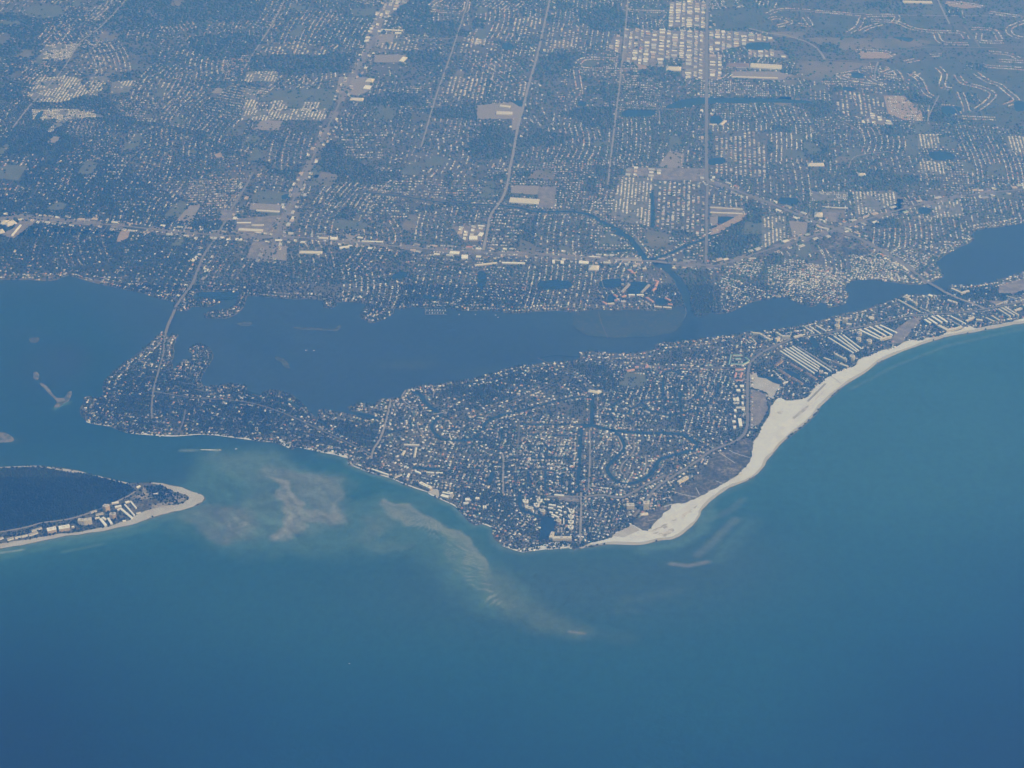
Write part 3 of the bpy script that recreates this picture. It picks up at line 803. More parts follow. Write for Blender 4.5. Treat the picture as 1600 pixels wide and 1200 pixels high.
CANALS = []
M_marshd = material('ditch_bank', (.13, .13, .12))
CAN = [
 ([(926, 622), (925, 645), (924, 664), (914, 668), (908, 675), (905, 720), (903, 770)], 25),
 ([(815, 663), (860, 664), (908, 664)], 12), ([(818, 680), (907, 681)], 12), ([(817, 697), (904, 700)], 12), ([(798, 715), (902, 717)], 13), ([(795, 734), (902, 736)], 12),
 ([(825, 736), (825, 760)], 14), ([(852, 737), (852, 764)], 14), ([(878, 737), (878, 764)], 14),
 ([(908, 664), (925, 665), (940, 669), (955, 672), (987, 676), (1025, 677), (1055, 678), (1070, 681), (1082, 689), (1089, 697), (1084, 703), (1070, 707), (1045, 714), (1030, 719), (1024, 730), (1012, 745), (990, 755), (970, 755), (955, 745), (949, 733), (956, 722), (970, 708), (975, 700), (972, 688), (962, 677), (950, 671)], 27),
 ([(800, 646), (850, 632), (900, 621), (928, 622)], 13),
 ([(927, 642), (945, 643), (960, 645), (980, 647), (984, 640), (993, 636), (1003, 630), (1012, 640), (1028, 645), (1045, 649), (1062, 646), (1083, 643), (1100, 634), (1112, 626)], 15),
 ([(975, 622), (962, 630), (955, 638), (960, 645)], 15),
 ([(1000, 626), (1020, 625), (1035, 621), (1036, 600), (1038, 584), (1048, 580), (1062, 584), (1072, 592)], 15),
 ([(1035, 623), (1062, 626), (1082, 624), (1093, 616), (1094, 604)], 15), ([(1062, 626), (1062, 613)], 24), ([(1062, 626), (1066, 646)], 14), ([(1122, 598), (1121, 612), (1116, 622)], 14),
 ([(645, 612), (657, 618), (666, 630), (678, 640), (690, 648)], 28), ([(800, 646), (775, 652), (760, 660), (752, 674), (738, 686), (712, 689), (692, 686), (678, 676), (675, 666), (682, 656), (690, 648)], 22),
 ([(605, 677), (640, 670), (675, 664)], 11), ([(737, 618), (720, 624), (700, 634), (690, 645)], 9), ([(730, 668), (722, 674), (712, 672), (705, 668)], 9),
 ([(645, 731), (687, 734)], 26), ([(720, 690), (780, 712)], 6), ([(750, 725), (785, 727)], 8), ([(640, 655), (643, 672)], 9), ([(785, 665), (782, 690), (775, 700)], 12), ([(770, 738), (765, 755)], 34),
 ([(812, 772), (813, 793), (820, 800), (832, 804), (846, 809)], 22), ([(803, 740), (806, 775)], 9),
 ([(843, 560), (870, 556), (900, 558), (930, 552)], 8), ([(700, 604), (760, 596), (800, 585), (850, 572)], 7), ([(560, 646), (583, 651), (590, 655)], 22), ([(495, 655), (512, 668), (505, 676)], 12),
 ([(382, 611), (420, 621), (450, 628), (470, 640)], 16), ([(340, 627), (400, 631)], 9), ([(232, 570), (228, 585)], 6)]
# the creek winding inland, its east branch and side canals
CREEK = [([(1030, 411), (1014, 407), (1004, 400), (995, 388), (984, 374), (972, 364), (955, 354), (940, 347), (926, 338), (912, 334), (885, 331), (838, 331), (810, 325), (775, 321), (730, 319), (687, 316), (660, 312), (620, 306), (560, 300)], None),
         ([(1016, 406), (1030, 402), (1048, 396), (1064, 388), (1078, 382), (1094, 377), (1112, 368), (1128, 362)], 28), ([(1018, 300), (1020, 330), (1019, 356)], 32), ([(948, 394), (965, 393), (985, 391)], 24), ([(960, 364), (975, 368)], 40), ([(1104, 376), (1120, 384)], 14)]
w_line = catmull(PP(CREEK[0][0]), 5, closed=False)
n = len(w_line)
for a in range(0, n - 1):
    pass
quads = []
for i, q in enumerate(strip_quads(w_line, 1.0)):
    f = i / n
    wd = 62 * (1 - f) ** 1.4 + 9
    a, b = np.array(w_line[i]), np.array(w_line[i + 1])
    quads.append((a, b, wd))
cl = []
Lw = [np.array(p) for p in w_line]
lf_, rt_ = [], []
for i in range(n):
    d = Lw[min(i + 1, n - 1)] - Lw[max(i - 1, 0)]
    d /= np.linalg.norm(d) + 1e-9
    nr = np.array((-d[1], d[0]))
    wd = (62 * (1 - i / n) ** 1.4 + 9) / 2
    lf_.append(Lw[i] + nr * wd); rt_.append(Lw[i] - nr * wd)
sheet('creek', [[rt_[i], rt_[i + 1], lf_[i + 1], lf_[i]] for i in range(n - 1)], 3.0, M_canal)
paint_line(BLOCK, w_line, 40, True); paint_line(TREE, w_line, 40, 0)
for line, w_ in CREEK[1:]:
    water_line('creek_branch', line, w_)
for line, w_ in CAN:
    water_line('canal', line, w_)
PONDS = [[(845, 809), (855, 807), (864, 809), (867, 814), (867, 824), (866, 832), (859, 837), (852, 842), (845, 846), (837, 844), (843, 838), (845, 826)],
 [(618, 427), (625, 425), (636, 426), (636, 433), (625, 436), (610, 436)], [(975, 174), (990, 172), (1022, 173), (1020, 181), (995, 183), (972, 183)], [(800, 158), (815, 159), (818, 166), (800, 167)], [(1168, 68), (1200, 67), (1202, 77), (1168, 77)],
 [(1218, 310), (1245, 311), (1247, 319), (1222, 319)], [(1110, 183), (1125, 182), (1128, 192), (1112, 194)], [(1121, 340), (1148, 339), (1140, 346), (1122, 350)], [(1437, 325), (1452, 326), (1452, 334), (1437, 334)],
 [(310, 457), (340, 457), (371, 459), (370, 466), (345, 469), (330, 466), (312, 464)], [(942, 438), (975, 437), (972, 448), (940, 449)], [(985, 442), (1012, 442), (1015, 450), (1000, 460), (982, 462)], [(950, 462), (960, 462), (962, 472), (952, 474)], [(1023, 468), (1040, 466), (1042, 474), (1028, 477)],
 [(1184, 587), (1196, 589), (1206, 590), (1215, 593), (1222, 598), (1216, 600), (1204, 597), (1192, 592), (1184, 591)], [(1225, 576), (1236, 580), (1250, 588), (1252, 594), (1240, 590), (1228, 583)], [(905, 159), (915, 160), (914, 166), (904, 165)], [(60, 176), (68, 174), (64, 184), (54, 186)], [(785, 68), (800, 69), (800, 78), (786, 77)],
 [(1585, 160), (1600, 160), (1602, 172), (1588, 174)], [(1452, 238), (1485, 239), (1488, 250), (1460, 250)], [(1108, 249), (1130, 247), (1133, 255), (1110, 258)], [(1318, 136), (1335, 138), (1330, 143), (1318, 142)], [(1472, 166), (1500, 168), (1496, 178), (1474, 178)], [(1395, 58), (1425, 60), (1420, 66)], [(560, 116), (566, 118), (563, 126)],
 [(1330, 115), (1345, 114), (1350, 121), (1335, 122)], [(745, 428), (757, 425), (760, 440), (752, 452), (746, 445)], [(440, 306), (452, 304), (452, 310), (442, 312)], [(660, 464), (682, 463), (678, 468), (662, 468)], [(845, 440), (885, 439), (890, 450), (845, 452)], [(1265, 528), (1272, 528), (1280, 540), (1275, 545), (1268, 538)]]
for i, q in enumerate(PONDS):
    w = jitter(catmull(PP(q), 4), 2, 200 + i)
    sheet('pond', [w], 3.25 + i * .004, M_pond)
    paint(BLOCK, w, True); paint(TREE, w, 0)
# wetland canal band in the far suburbs
w = jitter(catmull(PP([(1037, 168), (1072, 155), (1102, 153), (1200, 154), (1260, 158), (1262, 162), (1200, 161), (1102, 163), (1075, 168), (1045, 170)]), 4), 3, 33)
sheet('wetland_channel', [w], 3.1, M_canal); paint(BLOCK, w, True)
w = PP([(935, 487), (938, 500), (943, 514), (950, 529)])
sheet('marsh_ditch', strip_quads(catmull(w, 4, closed=False), 5), 3.1, M_marshd)

# ------------------------------------------------------------------ roads
ROADS = [
 ('highway', 20, M_asph, [(-200, 360), (0, 343), (32, 339), (100, 346), (175, 352), (250, 360), (325, 367), (380, 370), (425, 372), (475, 372), (562, 380), (625, 386), (700, 392), (800, 397), (850, 399), (950, 406), (1015, 409), (1050, 412), (1095, 415), (1122, 415), (1150, 407), (1200, 391), (1250, 376), (1295, 362), (1337, 349), (1400, 330), (1450, 317), (1525, 304), (1600, 296), (1800, 270)]),
 ('avenue', 18, M_asph, [(625, -60), (610, 0), (595, 32), (572, 85), (550, 120), (530, 162), (507, 210), (492, 240), (470, 287), (457, 315), (440, 350), (425, 387), (412, 410)]),
 ('avenue', 22, M_conc, [(872, -60), (859, 0), (852, 32), (840, 85), (827, 130), (817, 170), (808, 205), (802, 240), (797, 262), (793, 288), (784, 312), (767, 337), (761, 365), (755, 392)]),
 ('avenue', 16, M_conc, [(984, -60), (981, 0), (972, 100), (964, 165), (960, 200), (954, 250), (950, 290)]),
 ('avenue', 28, M_asph, [(1105, -60), (1105, 0), (1104, 100), (1104, 200), (1104, 270), (1106, 283)]),
 ('avenue', 22, M_asph, [(1106, 283), (1104, 320), (1104, 370), (1103, 412)]),
 ('avenue', 28, M_asph, [(1106, 283), (1130, 291), (1160, 302), (1200, 317), (1232, 330), (1282, 350), (1310, 360), (1340, 372), (1390, 400), (1417, 417), (1450, 443)]),
 ('avenue', 20, M_asph, [(395, 270), (385, 290), (365, 322), (350, 350), (336, 374), (320, 397), (310, 420), (300, 445), (285, 465), (274, 481)]),
 ('road', 14, M_conc, [(280, -100), (240, -50), (197, 0), (160, 40), (125, 67), (100, 107), (75, 135), (50, 162), (20, 200)]),
 ('road', 14, M_conc, [(740, -40), (732, 0), (716, 50), (703, 90), (692, 120), (680, 155), (667, 200), (658, 230)]),
 ('road', 14, M_conc, [(455, -20), (430, 30), (405, 70), (380, 110)]),
 ('freeway', 22, M_conc, [(1170, 45), (1200, 52), (1230, 57), (1262, 67), (1280, 80), (1289, 94)]),
 ('freeway', 20, M_past, [(1242, 92), (1292, 94), (1362, 97), (1390, 92), (1417, 80), (1450, 75), (1532, 75), (1650, 74)]),
 ('road', 14, M_conc, [(1200, 15), (1300, 20), (1407, 24), (1600, 26), (1700, 27)]), ('road', 18, M_conc, [(1455, -20), (1465, 0), (1477, 25), (1484, 38)]), ('road', 18, M_past, [(1505, 40), (1515, 52), (1532, 75)]),
 ('road', 18, M_conc, [(1372, 97), (1368, 110), (1367, 124)]), ('road', 12, M_conc, [(1107, 107), (1180, 108), (1240, 92)]), ('road', 12, M_conc, [(1467, 150), (1450, 185), (1452, 195)]), ('road', 12, M_conc, [(1452, 165), (1450, 190)]),
 ('road', 10, M_conc, [(1290, 185), (1320, 192), (1345, 207), (1348, 215)]), ('road', 10, M_conc, [(1325, 265), (1335, 246), (1365, 240), (1390, 237)]), ('road', 10, M_conc, [(962, 168), (1032, 171), (1104, 171)]), ('road', 10, M_conc, [(1030, 171), (1031, 195)]),
 ('road', 10, M_conc, [(981, 16), (1040, 19)]), ('road', 10, M_conc, [(592, 45), (600, 60), (704, 61)]), ('road', 10, M_conc, [(735, 36), (775, 36)]), ('road', 10, M_conc, [(1228, 330), (1190, 340)]),
 # island roads
 ('beach_road', 18, M_asph, [(1206, 543), (1190, 552), (1180, 560), (1171, 572), (1168, 600), (1168, 640), (1167, 668), (1158, 684), (1140, 694), (1112, 705), (1085, 724), (1055, 743), (1025, 763), (1005, 790), (990, 808)]),
 ('island_road', 15, M_asph, [(1206, 543), (1240, 530), (1280, 523), (1330, 514), (1386, 503), (1422, 494), (1460, 491), (1491, 490), (1540, 483), (1600, 472), (1700, 458)]),
 ('causeway_road', 22, M_conc, [(1477, 457), (1495, 466), (1520, 475), (1538, 483)]),
 ('island_road', 13, M_asph, [(259, 521), (257, 535), (255, 555), (248, 580), (240, 610), (237, 640), (238, 655)]),
 ('island_road', 12, M_street, [(290, 640), (286, 660), (279, 676)]), ('island_road', 12, M_street, [(240, 612), (300, 622), (380, 628), (440, 645), (500, 672), (560, 700), (583, 712)]),
 ('island_road', 14, M_conc, [(611, 626), (606, 648), (600, 670), (592, 690), (584, 702), (580, 718)]), ('island_road', 11, M_street, [(675, 676), (640, 680), (606, 684)]), ('island_road', 11, M_conc, [(680, 648), (697, 644)]),
 ('island_road', 13, M_conc, [(784, 708), (787, 720), (786, 745), (786, 772)]), ('island_road', 14, M_conc, [(908, 770), (908, 800), (907, 825), (907, 850)]), ('village_street', 18, M_asph, [(855, 777), (880, 776), (912, 777), (940, 774), (968, 778), (985, 772), (1010, 758), (1040, 743)]),
 ('island_road', 10, M_conc, [(921, 672), (922, 700), (921, 740), (919, 768)]), ('island_road', 9, M_conc, [(990, 690), (991, 703), (983, 715), (972, 727), (970, 737), (977, 745)]), ('island_road', 9, M_conc, [(1008, 713), (1009, 728), (1004, 742)]), ('island_road', 9, M_conc, [(965, 682), (972, 698), (968, 706)]),
 ('island_road', 9, M_street, [(812, 660), (810, 690), (807, 712)]), ('island_road', 9, M_street, [(912, 790), (925, 805), (945, 812)]), ('island_road', 8, M_conc, [(634, 610), (628, 622), (640, 634), (655, 638)]), ('island_road', 8, M_conc, [(695, 600), (680, 610), (677, 622)]),
 ('island_road', 8, M_conc, [(665, 685), (655, 672), (651, 661)]), ('island_road', 8, M_street, [(808, 772), (785, 768), (740, 760), (700, 752), (655, 742), (600, 722)]), ('island_road', 8, M_street, [(840, 560), (870, 575), (905, 590), (930, 612)]), ('island_road', 8, M_street, [(925, 560), (960, 568), (1010, 572), (1100, 575), (1165, 575)]),
 ('island_road', 8, M_conc, [(1081, 610), (1080, 622), (1070, 626)]), ('island_road', 8, M_conc, [(1093, 585), (1094, 602)]), ('island_road', 8, M_street, [(690, 672), (720, 655), (760, 640), (800, 628), (860, 600)]),
 ('lido_road', 12, M_conc, [(-300, 876), (0, 832), (64, 818), (106, 812), (149, 799), (198, 777), (212, 768)]),
 ('bridge_approach', 14, M_conc, [(1262, 628), (1275, 615), (1290, 600)]),
]
for ri_, (name, w_, mat_, line_px) in enumerate(ROADS):
    line = catmull(PP(line_px), 5, closed=False)
    z = {30: 4.5, 34: 4.6, 28: 4.7, 22: 4.8, 20: 4.9}.get(w_, 4.2) + ri_ * .004
    sheet(name, strip_quads(line, w_), z, mat_)
    paint_line(BLOCK, line, w_ + 6, True); paint_line(TREE, line, w_ + 2, 0)
# sandy footpaths through the dunes
for q in [[(1139, 704), (1150, 709), (1172, 716)], [(1050, 768), (1070, 774), (1092, 778)], [(1087, 762), (1093, 774)], [(1037, 792), (1050, 788)], [(1012, 815), (1025, 812)], [(1118, 752), (1132, 757)], [(1038, 793), (1046, 790), (1054, 788)], [(1150, 690), (1165, 678), (1180, 664)], [(1120, 705), (1148, 724)]]:
    strip('dune_path', q, 3.2, 3.9, M_sand)
sheet('beach_outfall', strip_quads(PP([(1293, 585), (1303, 591), (1314, 600)]), 7), 3.6, M_wetsand)

# paved lots and bare ground --------------------------------------------------------------
LOTS = [(M_tansand, 'sand_parking_lot', [[(1172, 584), (1182, 583), (1184, 590), (1197, 592), (1207, 598), (1219, 602), (1219, 609), (1212, 614), (1209, 624), (1201, 621), (1198, 614), (1185, 609), (1172, 606)], [(668, 769), (678, 765), (686, 767), (686, 778)], [(955, 838), (975, 827), (987, 820), (1000, 829), (975, 840)]]),
 (M_lot, 'parking_lot', [[(1172, 608), (1197, 616), (1200, 640), (1190, 660), (1172, 672)], [(345, 328), (370, 330), (368, 345), (345, 345)], [(370, 342), (450, 336), (446, 372), (368, 368)], [(395, 378), (425, 378), (418, 408), (385, 404)], [(840, 292), (870, 292), (866, 326), (842, 326)], [(1286, 331), (1312, 331), (1310, 348), (1288, 346)], [(1440, 495), (1420, 500), (1400, 515), (1392, 538), (1410, 536), (1422, 520), (1436, 506)],
   [(1000, 107), (960, 108), (965, 112)], [(0, 366), (20, 358), (30, 345), (60, 342), (50, 352), (20, 374)], [(1110, 322), (1162, 325), (1160, 340), (1110, 338)], [(872, 776), (905, 780), (905, 786), (872, 782)], [(1560, 445), (1600, 436), (1610, 452), (1580, 460), (1560, 458)], [(1545, 470), (1520, 460), (1560, 478), (1600, 466), (1600, 474)], [(985, 262), (1105, 264), (1104, 284), (1030, 282), (985, 272)]]),
 (M_tanlot, 'pale_lot', [[(745, 165), (800, 160), (816, 170), (812, 186), (745, 187)], [(800, 290), (842, 291), (840, 305), (798, 302)], [(425, 384), (450, 386), (447, 408), (420, 405)], [(590, 55), (617, 53), (612, 71), (585, 72)], [(585, 86), (634, 86), (630, 98), (585, 98)], [(1142, 112), (1215, 112), (1240, 118), (1222, 126), (1142, 122)], [(392, 318), (440, 320), (437, 331), (390, 328)], [(530, 120), (580, 122), (578, 142), (560, 150), (525, 146)],
   [(540, 365), (556, 370), (556, 378), (540, 378)], [(800, 165), (818, 168), (812, 200), (800, 205)], [(960, 403), (1002, 403), (1004, 408), (958, 408)], [(1232, 345), (1262, 348), (1258, 376), (1240, 376)], [(1109, 340), (1122, 338), (1121, 352), (1110, 354)]]),
 (M_dirt, 'bare_earth', [[(1168, 334), (1160, 344), (1140, 354), (1125, 364), (1110, 368), (1112, 358), (1135, 347), (1155, 336)], [(992, 100), (1008, 102), (1014, 108), (1000, 109)], [(335, 242), (345, 238), (348, 246), (338, 247)], [(190, 358), (204, 360), (200, 372), (185, 380), (182, 376)], [(1340, 80), (1400, 84), (1395, 92), (1345, 92)], [(1380, 150), (1412, 150), (1440, 175), (1442, 190), (1412, 188), (1388, 178)], [(1478, 2), (1500, 3), (1540, 10), (1510, 14), (1480, 10)]])]
LOTM = {}
for mat_, nm, polys in LOTS:
    for i, q in enumerate(polys):
        w = PP(q)
        LZ = globals().get('LZ', 3.62) + .004
        sheet(nm, [w], LZ, mat_)
        paint(TREE, w, 0); paint(HOUSE, w, 0.0)

# bridges -----------------------------------------------------------------------------------
def bridge(name, line_px, width, zmid, label, group):
    line = catmull(PP(line_px), 4, closed=False)
    n = len(line)
    root = bpy.data.objects.new(name, None)
    link(root)
    mid = line[n // 2]
    root.location = (mid[0], mid[1], 0)
    tag(root, label, 'bridge', None)
    zs = [3.0 + (zmid - 3) * math.sin(math.pi * i / (n - 1)) for i in range(n)]
    L = [np.array(p) - np.array(mid) for p in line]
    def ribbon(nm, off, w, z0, z1, m):
        verts, faces = [], []
        for i in range(n):
            d = L[min(i + 1, n - 1)] - L[max(i - 1, 0)]
            d /= np.linalg.norm(d)
            nr = np.array((-d[1], d[0]))
            for s, zz in ((-1, z0), (1, z0), (1, z1), (-1, z1)):
                p = L[i] + nr * (off + s * w / 2)
                verts.append((p[0], p[1], zs[i] + zz))
        for i in range(n - 1):
            for k in range(4):
                a, b = i * 4 + k, i * 4 + (k + 1) % 4
                faces.append((a, b, b + 4, a + 4))
        faces.append((0, 1, 2, 3)); faces.append(tuple(4 * (n - 1) + k for k in (3, 2, 1, 0)))
        me = bpy.data.meshes.new(nm); me.from_pydata(verts, [], faces); me.materials.append(m)
        return link(bpy.data.objects.new(nm, me), root)
    ribbon('deck', 0, width, 0.0, 1.5, M_conc)
    ribbon('carriageway', 0, width - 3, 1.504, 1.6, M_asph)
    ribbon('parapet', width / 2 - .5, 1.0, 1.51, 2.7, M_conc)
    ribbon('parapet', -width / 2 + .5, 1.0, 1.51, 2.7, M_conc)
    pier = bpy.data.meshes.new('pier')
    pier.from_pydata([(a, b, c) for c in (0, 1) for a, b in ((-1.2, -width * .42), (1.2, -width * .42), (1.2, width * .42), (-1.2, width * .42))], [], [(0, 1, 5, 4), (1, 2, 6, 5), (2, 3, 7, 6), (3, 0, 4, 7), (4, 5, 6, 7)])
    pier.materials.append(M_conc)
    for i in range(1, n - 1):
        d = L[i + 1] - L[i - 1]
        o = link(bpy.data.objects.new('pier', pier), root)
        o.location = (L[i][0], L[i][1], -.5)
        o.rotation_euler = (0, 0, math.atan2(d[1], d[0]))
        o.scale = (1, 1, zs[i] + .45)
    return root


bridge('road_bridge', [(274, 483), (269, 496), (263, 509), (259, 521)], 20, 11, 'long pale concrete road bridge curving over the bay to the western tip of the island', None)
bridge('causeway_bridge', [(1449, 442), (1463, 450), (1477, 458)], 26, 9, 'short wide grey bridge across the narrow bay beside the wooded shore', None)
bridge('creek_bridge', [(1008, 408.5), (1024, 410), (1042, 411.6)], 30, 8, 'divided highway bridge crossing the mouth of the winding creek', None)

# ------------------------------------------------------------------ landmark buildings
M_roofw = material('white_roof', (.73, .77, .83), rough=.7)
M_rooft = material('cream_roof', (.56, .56, .54), rough=.8)
M_roofg = material('grey_roof', (.36, .36, .37), rough=.8)
M_roofb = material('brown_shingle_roof', (.24, .19, .165), rough=.9, noise=[(.05, .8, .4, .6)])
M_roofteal = material('teal_roof', (.25, .42, .42), rough=.6)
M_roofp = material('coral_tile_roof', (.52, .30, .25), rough=.8)
M_cream = material('cream_wall', (.64, .62, .52), rough=.8)
M_white = material('white_wall', (.72, .745, .77), rough=.8)
M_beige = material('beige_wall', (.56, .47, .35), rough=.8)
M_glass = material('window_band', (.09, .11, .13), rough=.15, spec=.6)
M_tealw = material('pool_water', (.10, .42, .50), rough=.2)
WM = {'cream': M_cream, 'white': M_white, 'beige': M_beige}
RM = {'white': M_roofw, 'cream': M_rooft, 'grey': M_roofg, 'brown': M_roofb, 'teal': M_roofteal, 'coral': M_roofp}


def bm_obj(name, bm, mat, parent, loc=None):
    me = bpy.data.meshes.new(name)
    bm.to_mesh(me); bm.free()
    me.materials.append(mat)
    o = bpy.data.objects.new(name, me)
    link(o, parent)
    return o


def bm_box(bm, x0, x1, y0, y1, z0, z1):
    v = [bm.verts.new(p) for p in ((x0, y0, z0), (x1, y0, z0), (x1, y1, z0), (x0, y1, z0), (x0, y0, z1), (x1, y0, z1), (x1, y1, z1), (x0, y1, z1))]
    for f in ((3, 2, 1, 0), (0, 1, 5, 4), (1, 2, 6, 5), (2, 3, 7, 6), (3, 0, 4, 7), (4, 5, 6, 7)):
        bm.faces.new([v[i] for i in f])


def wing_parts(root, cx, cy, ang, L, D, h, wall, roof, shape='slab', floors=True, base=0.0):
    """One wing of a building as child meshes in the root's frame: walls, window bands on each floor, roof slab with parapet and plant."""
    c, s = math.cos(ang), math.sin(ang)

    def place(o):
        o.location = (cx, cy, base); o.rotation_euler = (0, 0, ang); return o
    bm = bmesh.new()
    if shape == 'oct':
        n = 8
        r = L / 2
        ring = [(r * math.cos(math.pi / n + 2 * math.pi * k / n), r * math.sin(math.pi / n + 2 * math.pi * k / n)) for k in range(n)]
    else:
        ring = [(-L / 2, -D / 2), (L / 2, -D / 2), (L / 2, D / 2), (-L / 2, D / 2)]
        n = 4
    lo = [bm.verts.new((a, b, -.5)) for a, b in ring]
    hi = [bm.verts.new((a, b, h)) for a, b in ring]
    for k in range(n):
        bm.faces.new((lo[k], lo[(k + 1) % n], hi[(k + 1) % n], hi[k]))
    bm.faces.new(hi)
    place(bm_obj('walls', bm, WM[wall], root))
    if floors and h > 9:
        bm = bmesh.new()
        nf = max(2, int(h / 4.2))
        fh = h / nf
        ed = []
        for k in range(nf):
            z0, z1 = k * fh + fh * .42, k * fh + fh * .80
            for e in range(n):
                a, b = np.array(ring[e]), np.array(ring[(e + 1) % n])
                d = b - a
                Ln = np.linalg.norm(d)
                if n == 4 and Ln < D * .99 and Ln < 14:
                    continue
                d = d / Ln
                nr = np.array((d[1], -d[0]))
                bays = max(1, int(Ln / 9))
                bw = Ln / bays
                for q in range(bays):
                    p0 = a + d * (q * bw + bw * .16) + nr * .15
                    p1 = a + d * (q * bw + bw * .84) + nr * .15
                    v = [bm.verts.new((p0[0], p0[1], z0)), bm.verts.new((p1[0], p1[1], z0)), bm.verts.new((p1[0], p1[1], z1)), bm.verts.new((p0[0], p0[1], z1))]
                    bm.faces.new(v)
        o = place(bm_obj('windows', bm, M_glass, root)); o['kind'] = 'stuff'
        # floor slabs / balcony fronts on the sea side
        bm = bmesh.new()
        if n == 4 and h > 16:
            for k in range(1, nf):
                bm_box(bm, -L / 2 + 1, L / 2 - 1, -D / 2 - 1.6, -D / 2 + .02, k * fh - .2, k * fh + .9)
            o = place(bm_obj('balcony_fronts', bm, WM[wall], root)); o['kind'] = 'stuff'
        else:
            bm.free()
    bm = bmesh.new()
    if n == 4:
        e = .5
        if roof in ('brown', 'teal', 'coral') or (h < 9 and roof != 'white'):
            v = [bm.verts.new(p) for p in ((-L / 2 - e, -D / 2 - e, h + .01), (L / 2 + e, -D / 2 - e, h + .01), (L / 2 + e, D / 2 + e, h + .01), (-L / 2 - e, D / 2 + e, h + .01), (-L / 2 + D * .35, 0, h + D * .2), (L / 2 - D * .35, 0, h + D * .2))]
            for f in ((0, 1, 5, 4), (1, 2, 5), (2, 3, 4, 5), (3, 0, 4)):
                bm.faces.new([v[i] for i in f])
        else:
            bm_box(bm, -L / 2 - e, L / 2 + e, -D / 2 - e, D / 2 + e, h + .01, h + .7)
            for (a0, a1, b0, b1) in ((-L / 2 - e, L / 2 + e, -D / 2 - e, -D / 2 + .1), (-L / 2 - e, L / 2 + e, D / 2 - .1, D / 2 + e)):
                bm_box(bm, a0, a1, b0, b1, h + .71, h + 1.5)
    else:
        lo = [bm.verts.new((a * 1.04, b * 1.04, h + .01)) for a, b in ring]
        hi = [bm.verts.new((a * 1.04, b * 1.04, h + 1.0)) for a, b in ring]
        for k in range(n):
            bm.faces.new((lo[k], lo[(k + 1) % n], hi[(k + 1) % n], hi[k]))
        bm.faces.new(hi)
    place(bm_obj('roof', bm, RM[roof], root))
    if h > 16:
        bm = bmesh.new()
        q = min(L, D) * .22
        bm_box(bm, -q, q, -q * .8, q * .8, h + 1.02, h + 4.5)
        place(bm_obj('roof_plant_room', bm, M_rooft if roof != 'cream' else M_roofg, root))
        if L > 45:
            bm = bmesh.new()
            bm_box(bm, L * .28, L * .28 + q, -q * .6, q * .6, h + 1.02, h + 3.5)
            place(bm_obj('roof_plant_room', bm, M_rooft if roof != 'cream' else M_roofg, root))


def building(name, cat, label, wings, group=None):
    """wings: (x0px,y0px,x1px,y1px, depth, height, wall, roof[, shape]) - the line is the base of the wing's front (camera side)."""
    pts = [P((w[0] + w[2]) / 2, (w[1] + w[3]) / 2) for w in wings]
    ox, oy = pts[0]
    root = bpy.data.objects.new(name, None)
    link(root)
    root.location = (ox, oy, 2.0)
    tag(root, label, cat, group)
    for w in wings:
        x0, y0 = P(w[0], w[1]); x1, y1 = P(w[2], w[3])
        D, h, wall, roof = w[4:8]
        shape = w[8] if len(w) > 8 else 'slab'
        ang = math.atan2(y1 - y0, x1 - x0)
        L = math.hypot(x1 - x0, y1 - y0)
        nx, ny = -math.sin(ang), math.cos(ang)       # away from the camera
        cx, cy = (x0 + x1) / 2 + nx * D / 2, (y0 + y1) / 2 + ny * D / 2
        if shape == 'oct':
            L = D
        wing_parts(root, cx - ox, cy - oy, ang, L, D, h, wall, roof, shape)
        c_, s_ = math.cos(ang), math.sin(ang)
        Lh, Dh = L / 2 + 5, D / 2 + 5
        poly = [(cx + c_ * a - s_ * b, cy + s_ * a + c_ * b) for a, b in ((-Lh, -Dh), (Lh, -Dh), (Lh, Dh), (-Lh, Dh))]
        paint(BLOCK, poly, True); paint(TREE, poly, 0)
        # keep tall crowns off the sunlit front
    LM.append((label, (ox, oy)))
    return root


LM = []
B = building
APT, TOW = 'apartment_building', 'apartment_tower'
B(TOW, 'tower', 'tallest cream tower beside the dark dune scrub near the beach village', [(1005, 798, 1014, 798, 30, 50, 'cream', 'cream'), (1001, 807, 1013, 806, 26, 7, 'cream', 'cream')])
B(TOW, 'tower', 'stepped square cream block just inland of the tallest beach tower', [(979, 797, 991, 797, 30, 30, 'cream', 'cream'), (976, 795, 979, 794, 18, 20, 'cream', 'cream')])
B(APT, 'apartments', 'cream slab of flats standing alone against the dune scrub edge', [(1061, 758, 1076, 749, 20, 17, 'cream', 'cream')])
B('beach_hotel', 'hotel', 'long cream beachfront hotel in front of the dark blue lagoon', [(863, 846, 893, 846, 24, 20, 'cream', 'cream'), (862, 845, 866, 836, 18, 22, 'cream', 'cream')])
B(APT, 'apartments', 'tan slab of flats at the far tip of the lagoon arm', [(820, 797, 831, 800, 26, 17, 'beige', 'cream')])
B(TOW, 'tower', 'round tan tower on the north bank of the lagoon', [(844, 805, 852, 805, 34, 22, 'beige', 'cream', 'oct')])
B(TOW, 'tower', 'round tan tower on the east bank of the lagoon', [(869, 821, 877, 821, 34, 26, 'beige', 'cream', 'oct')])
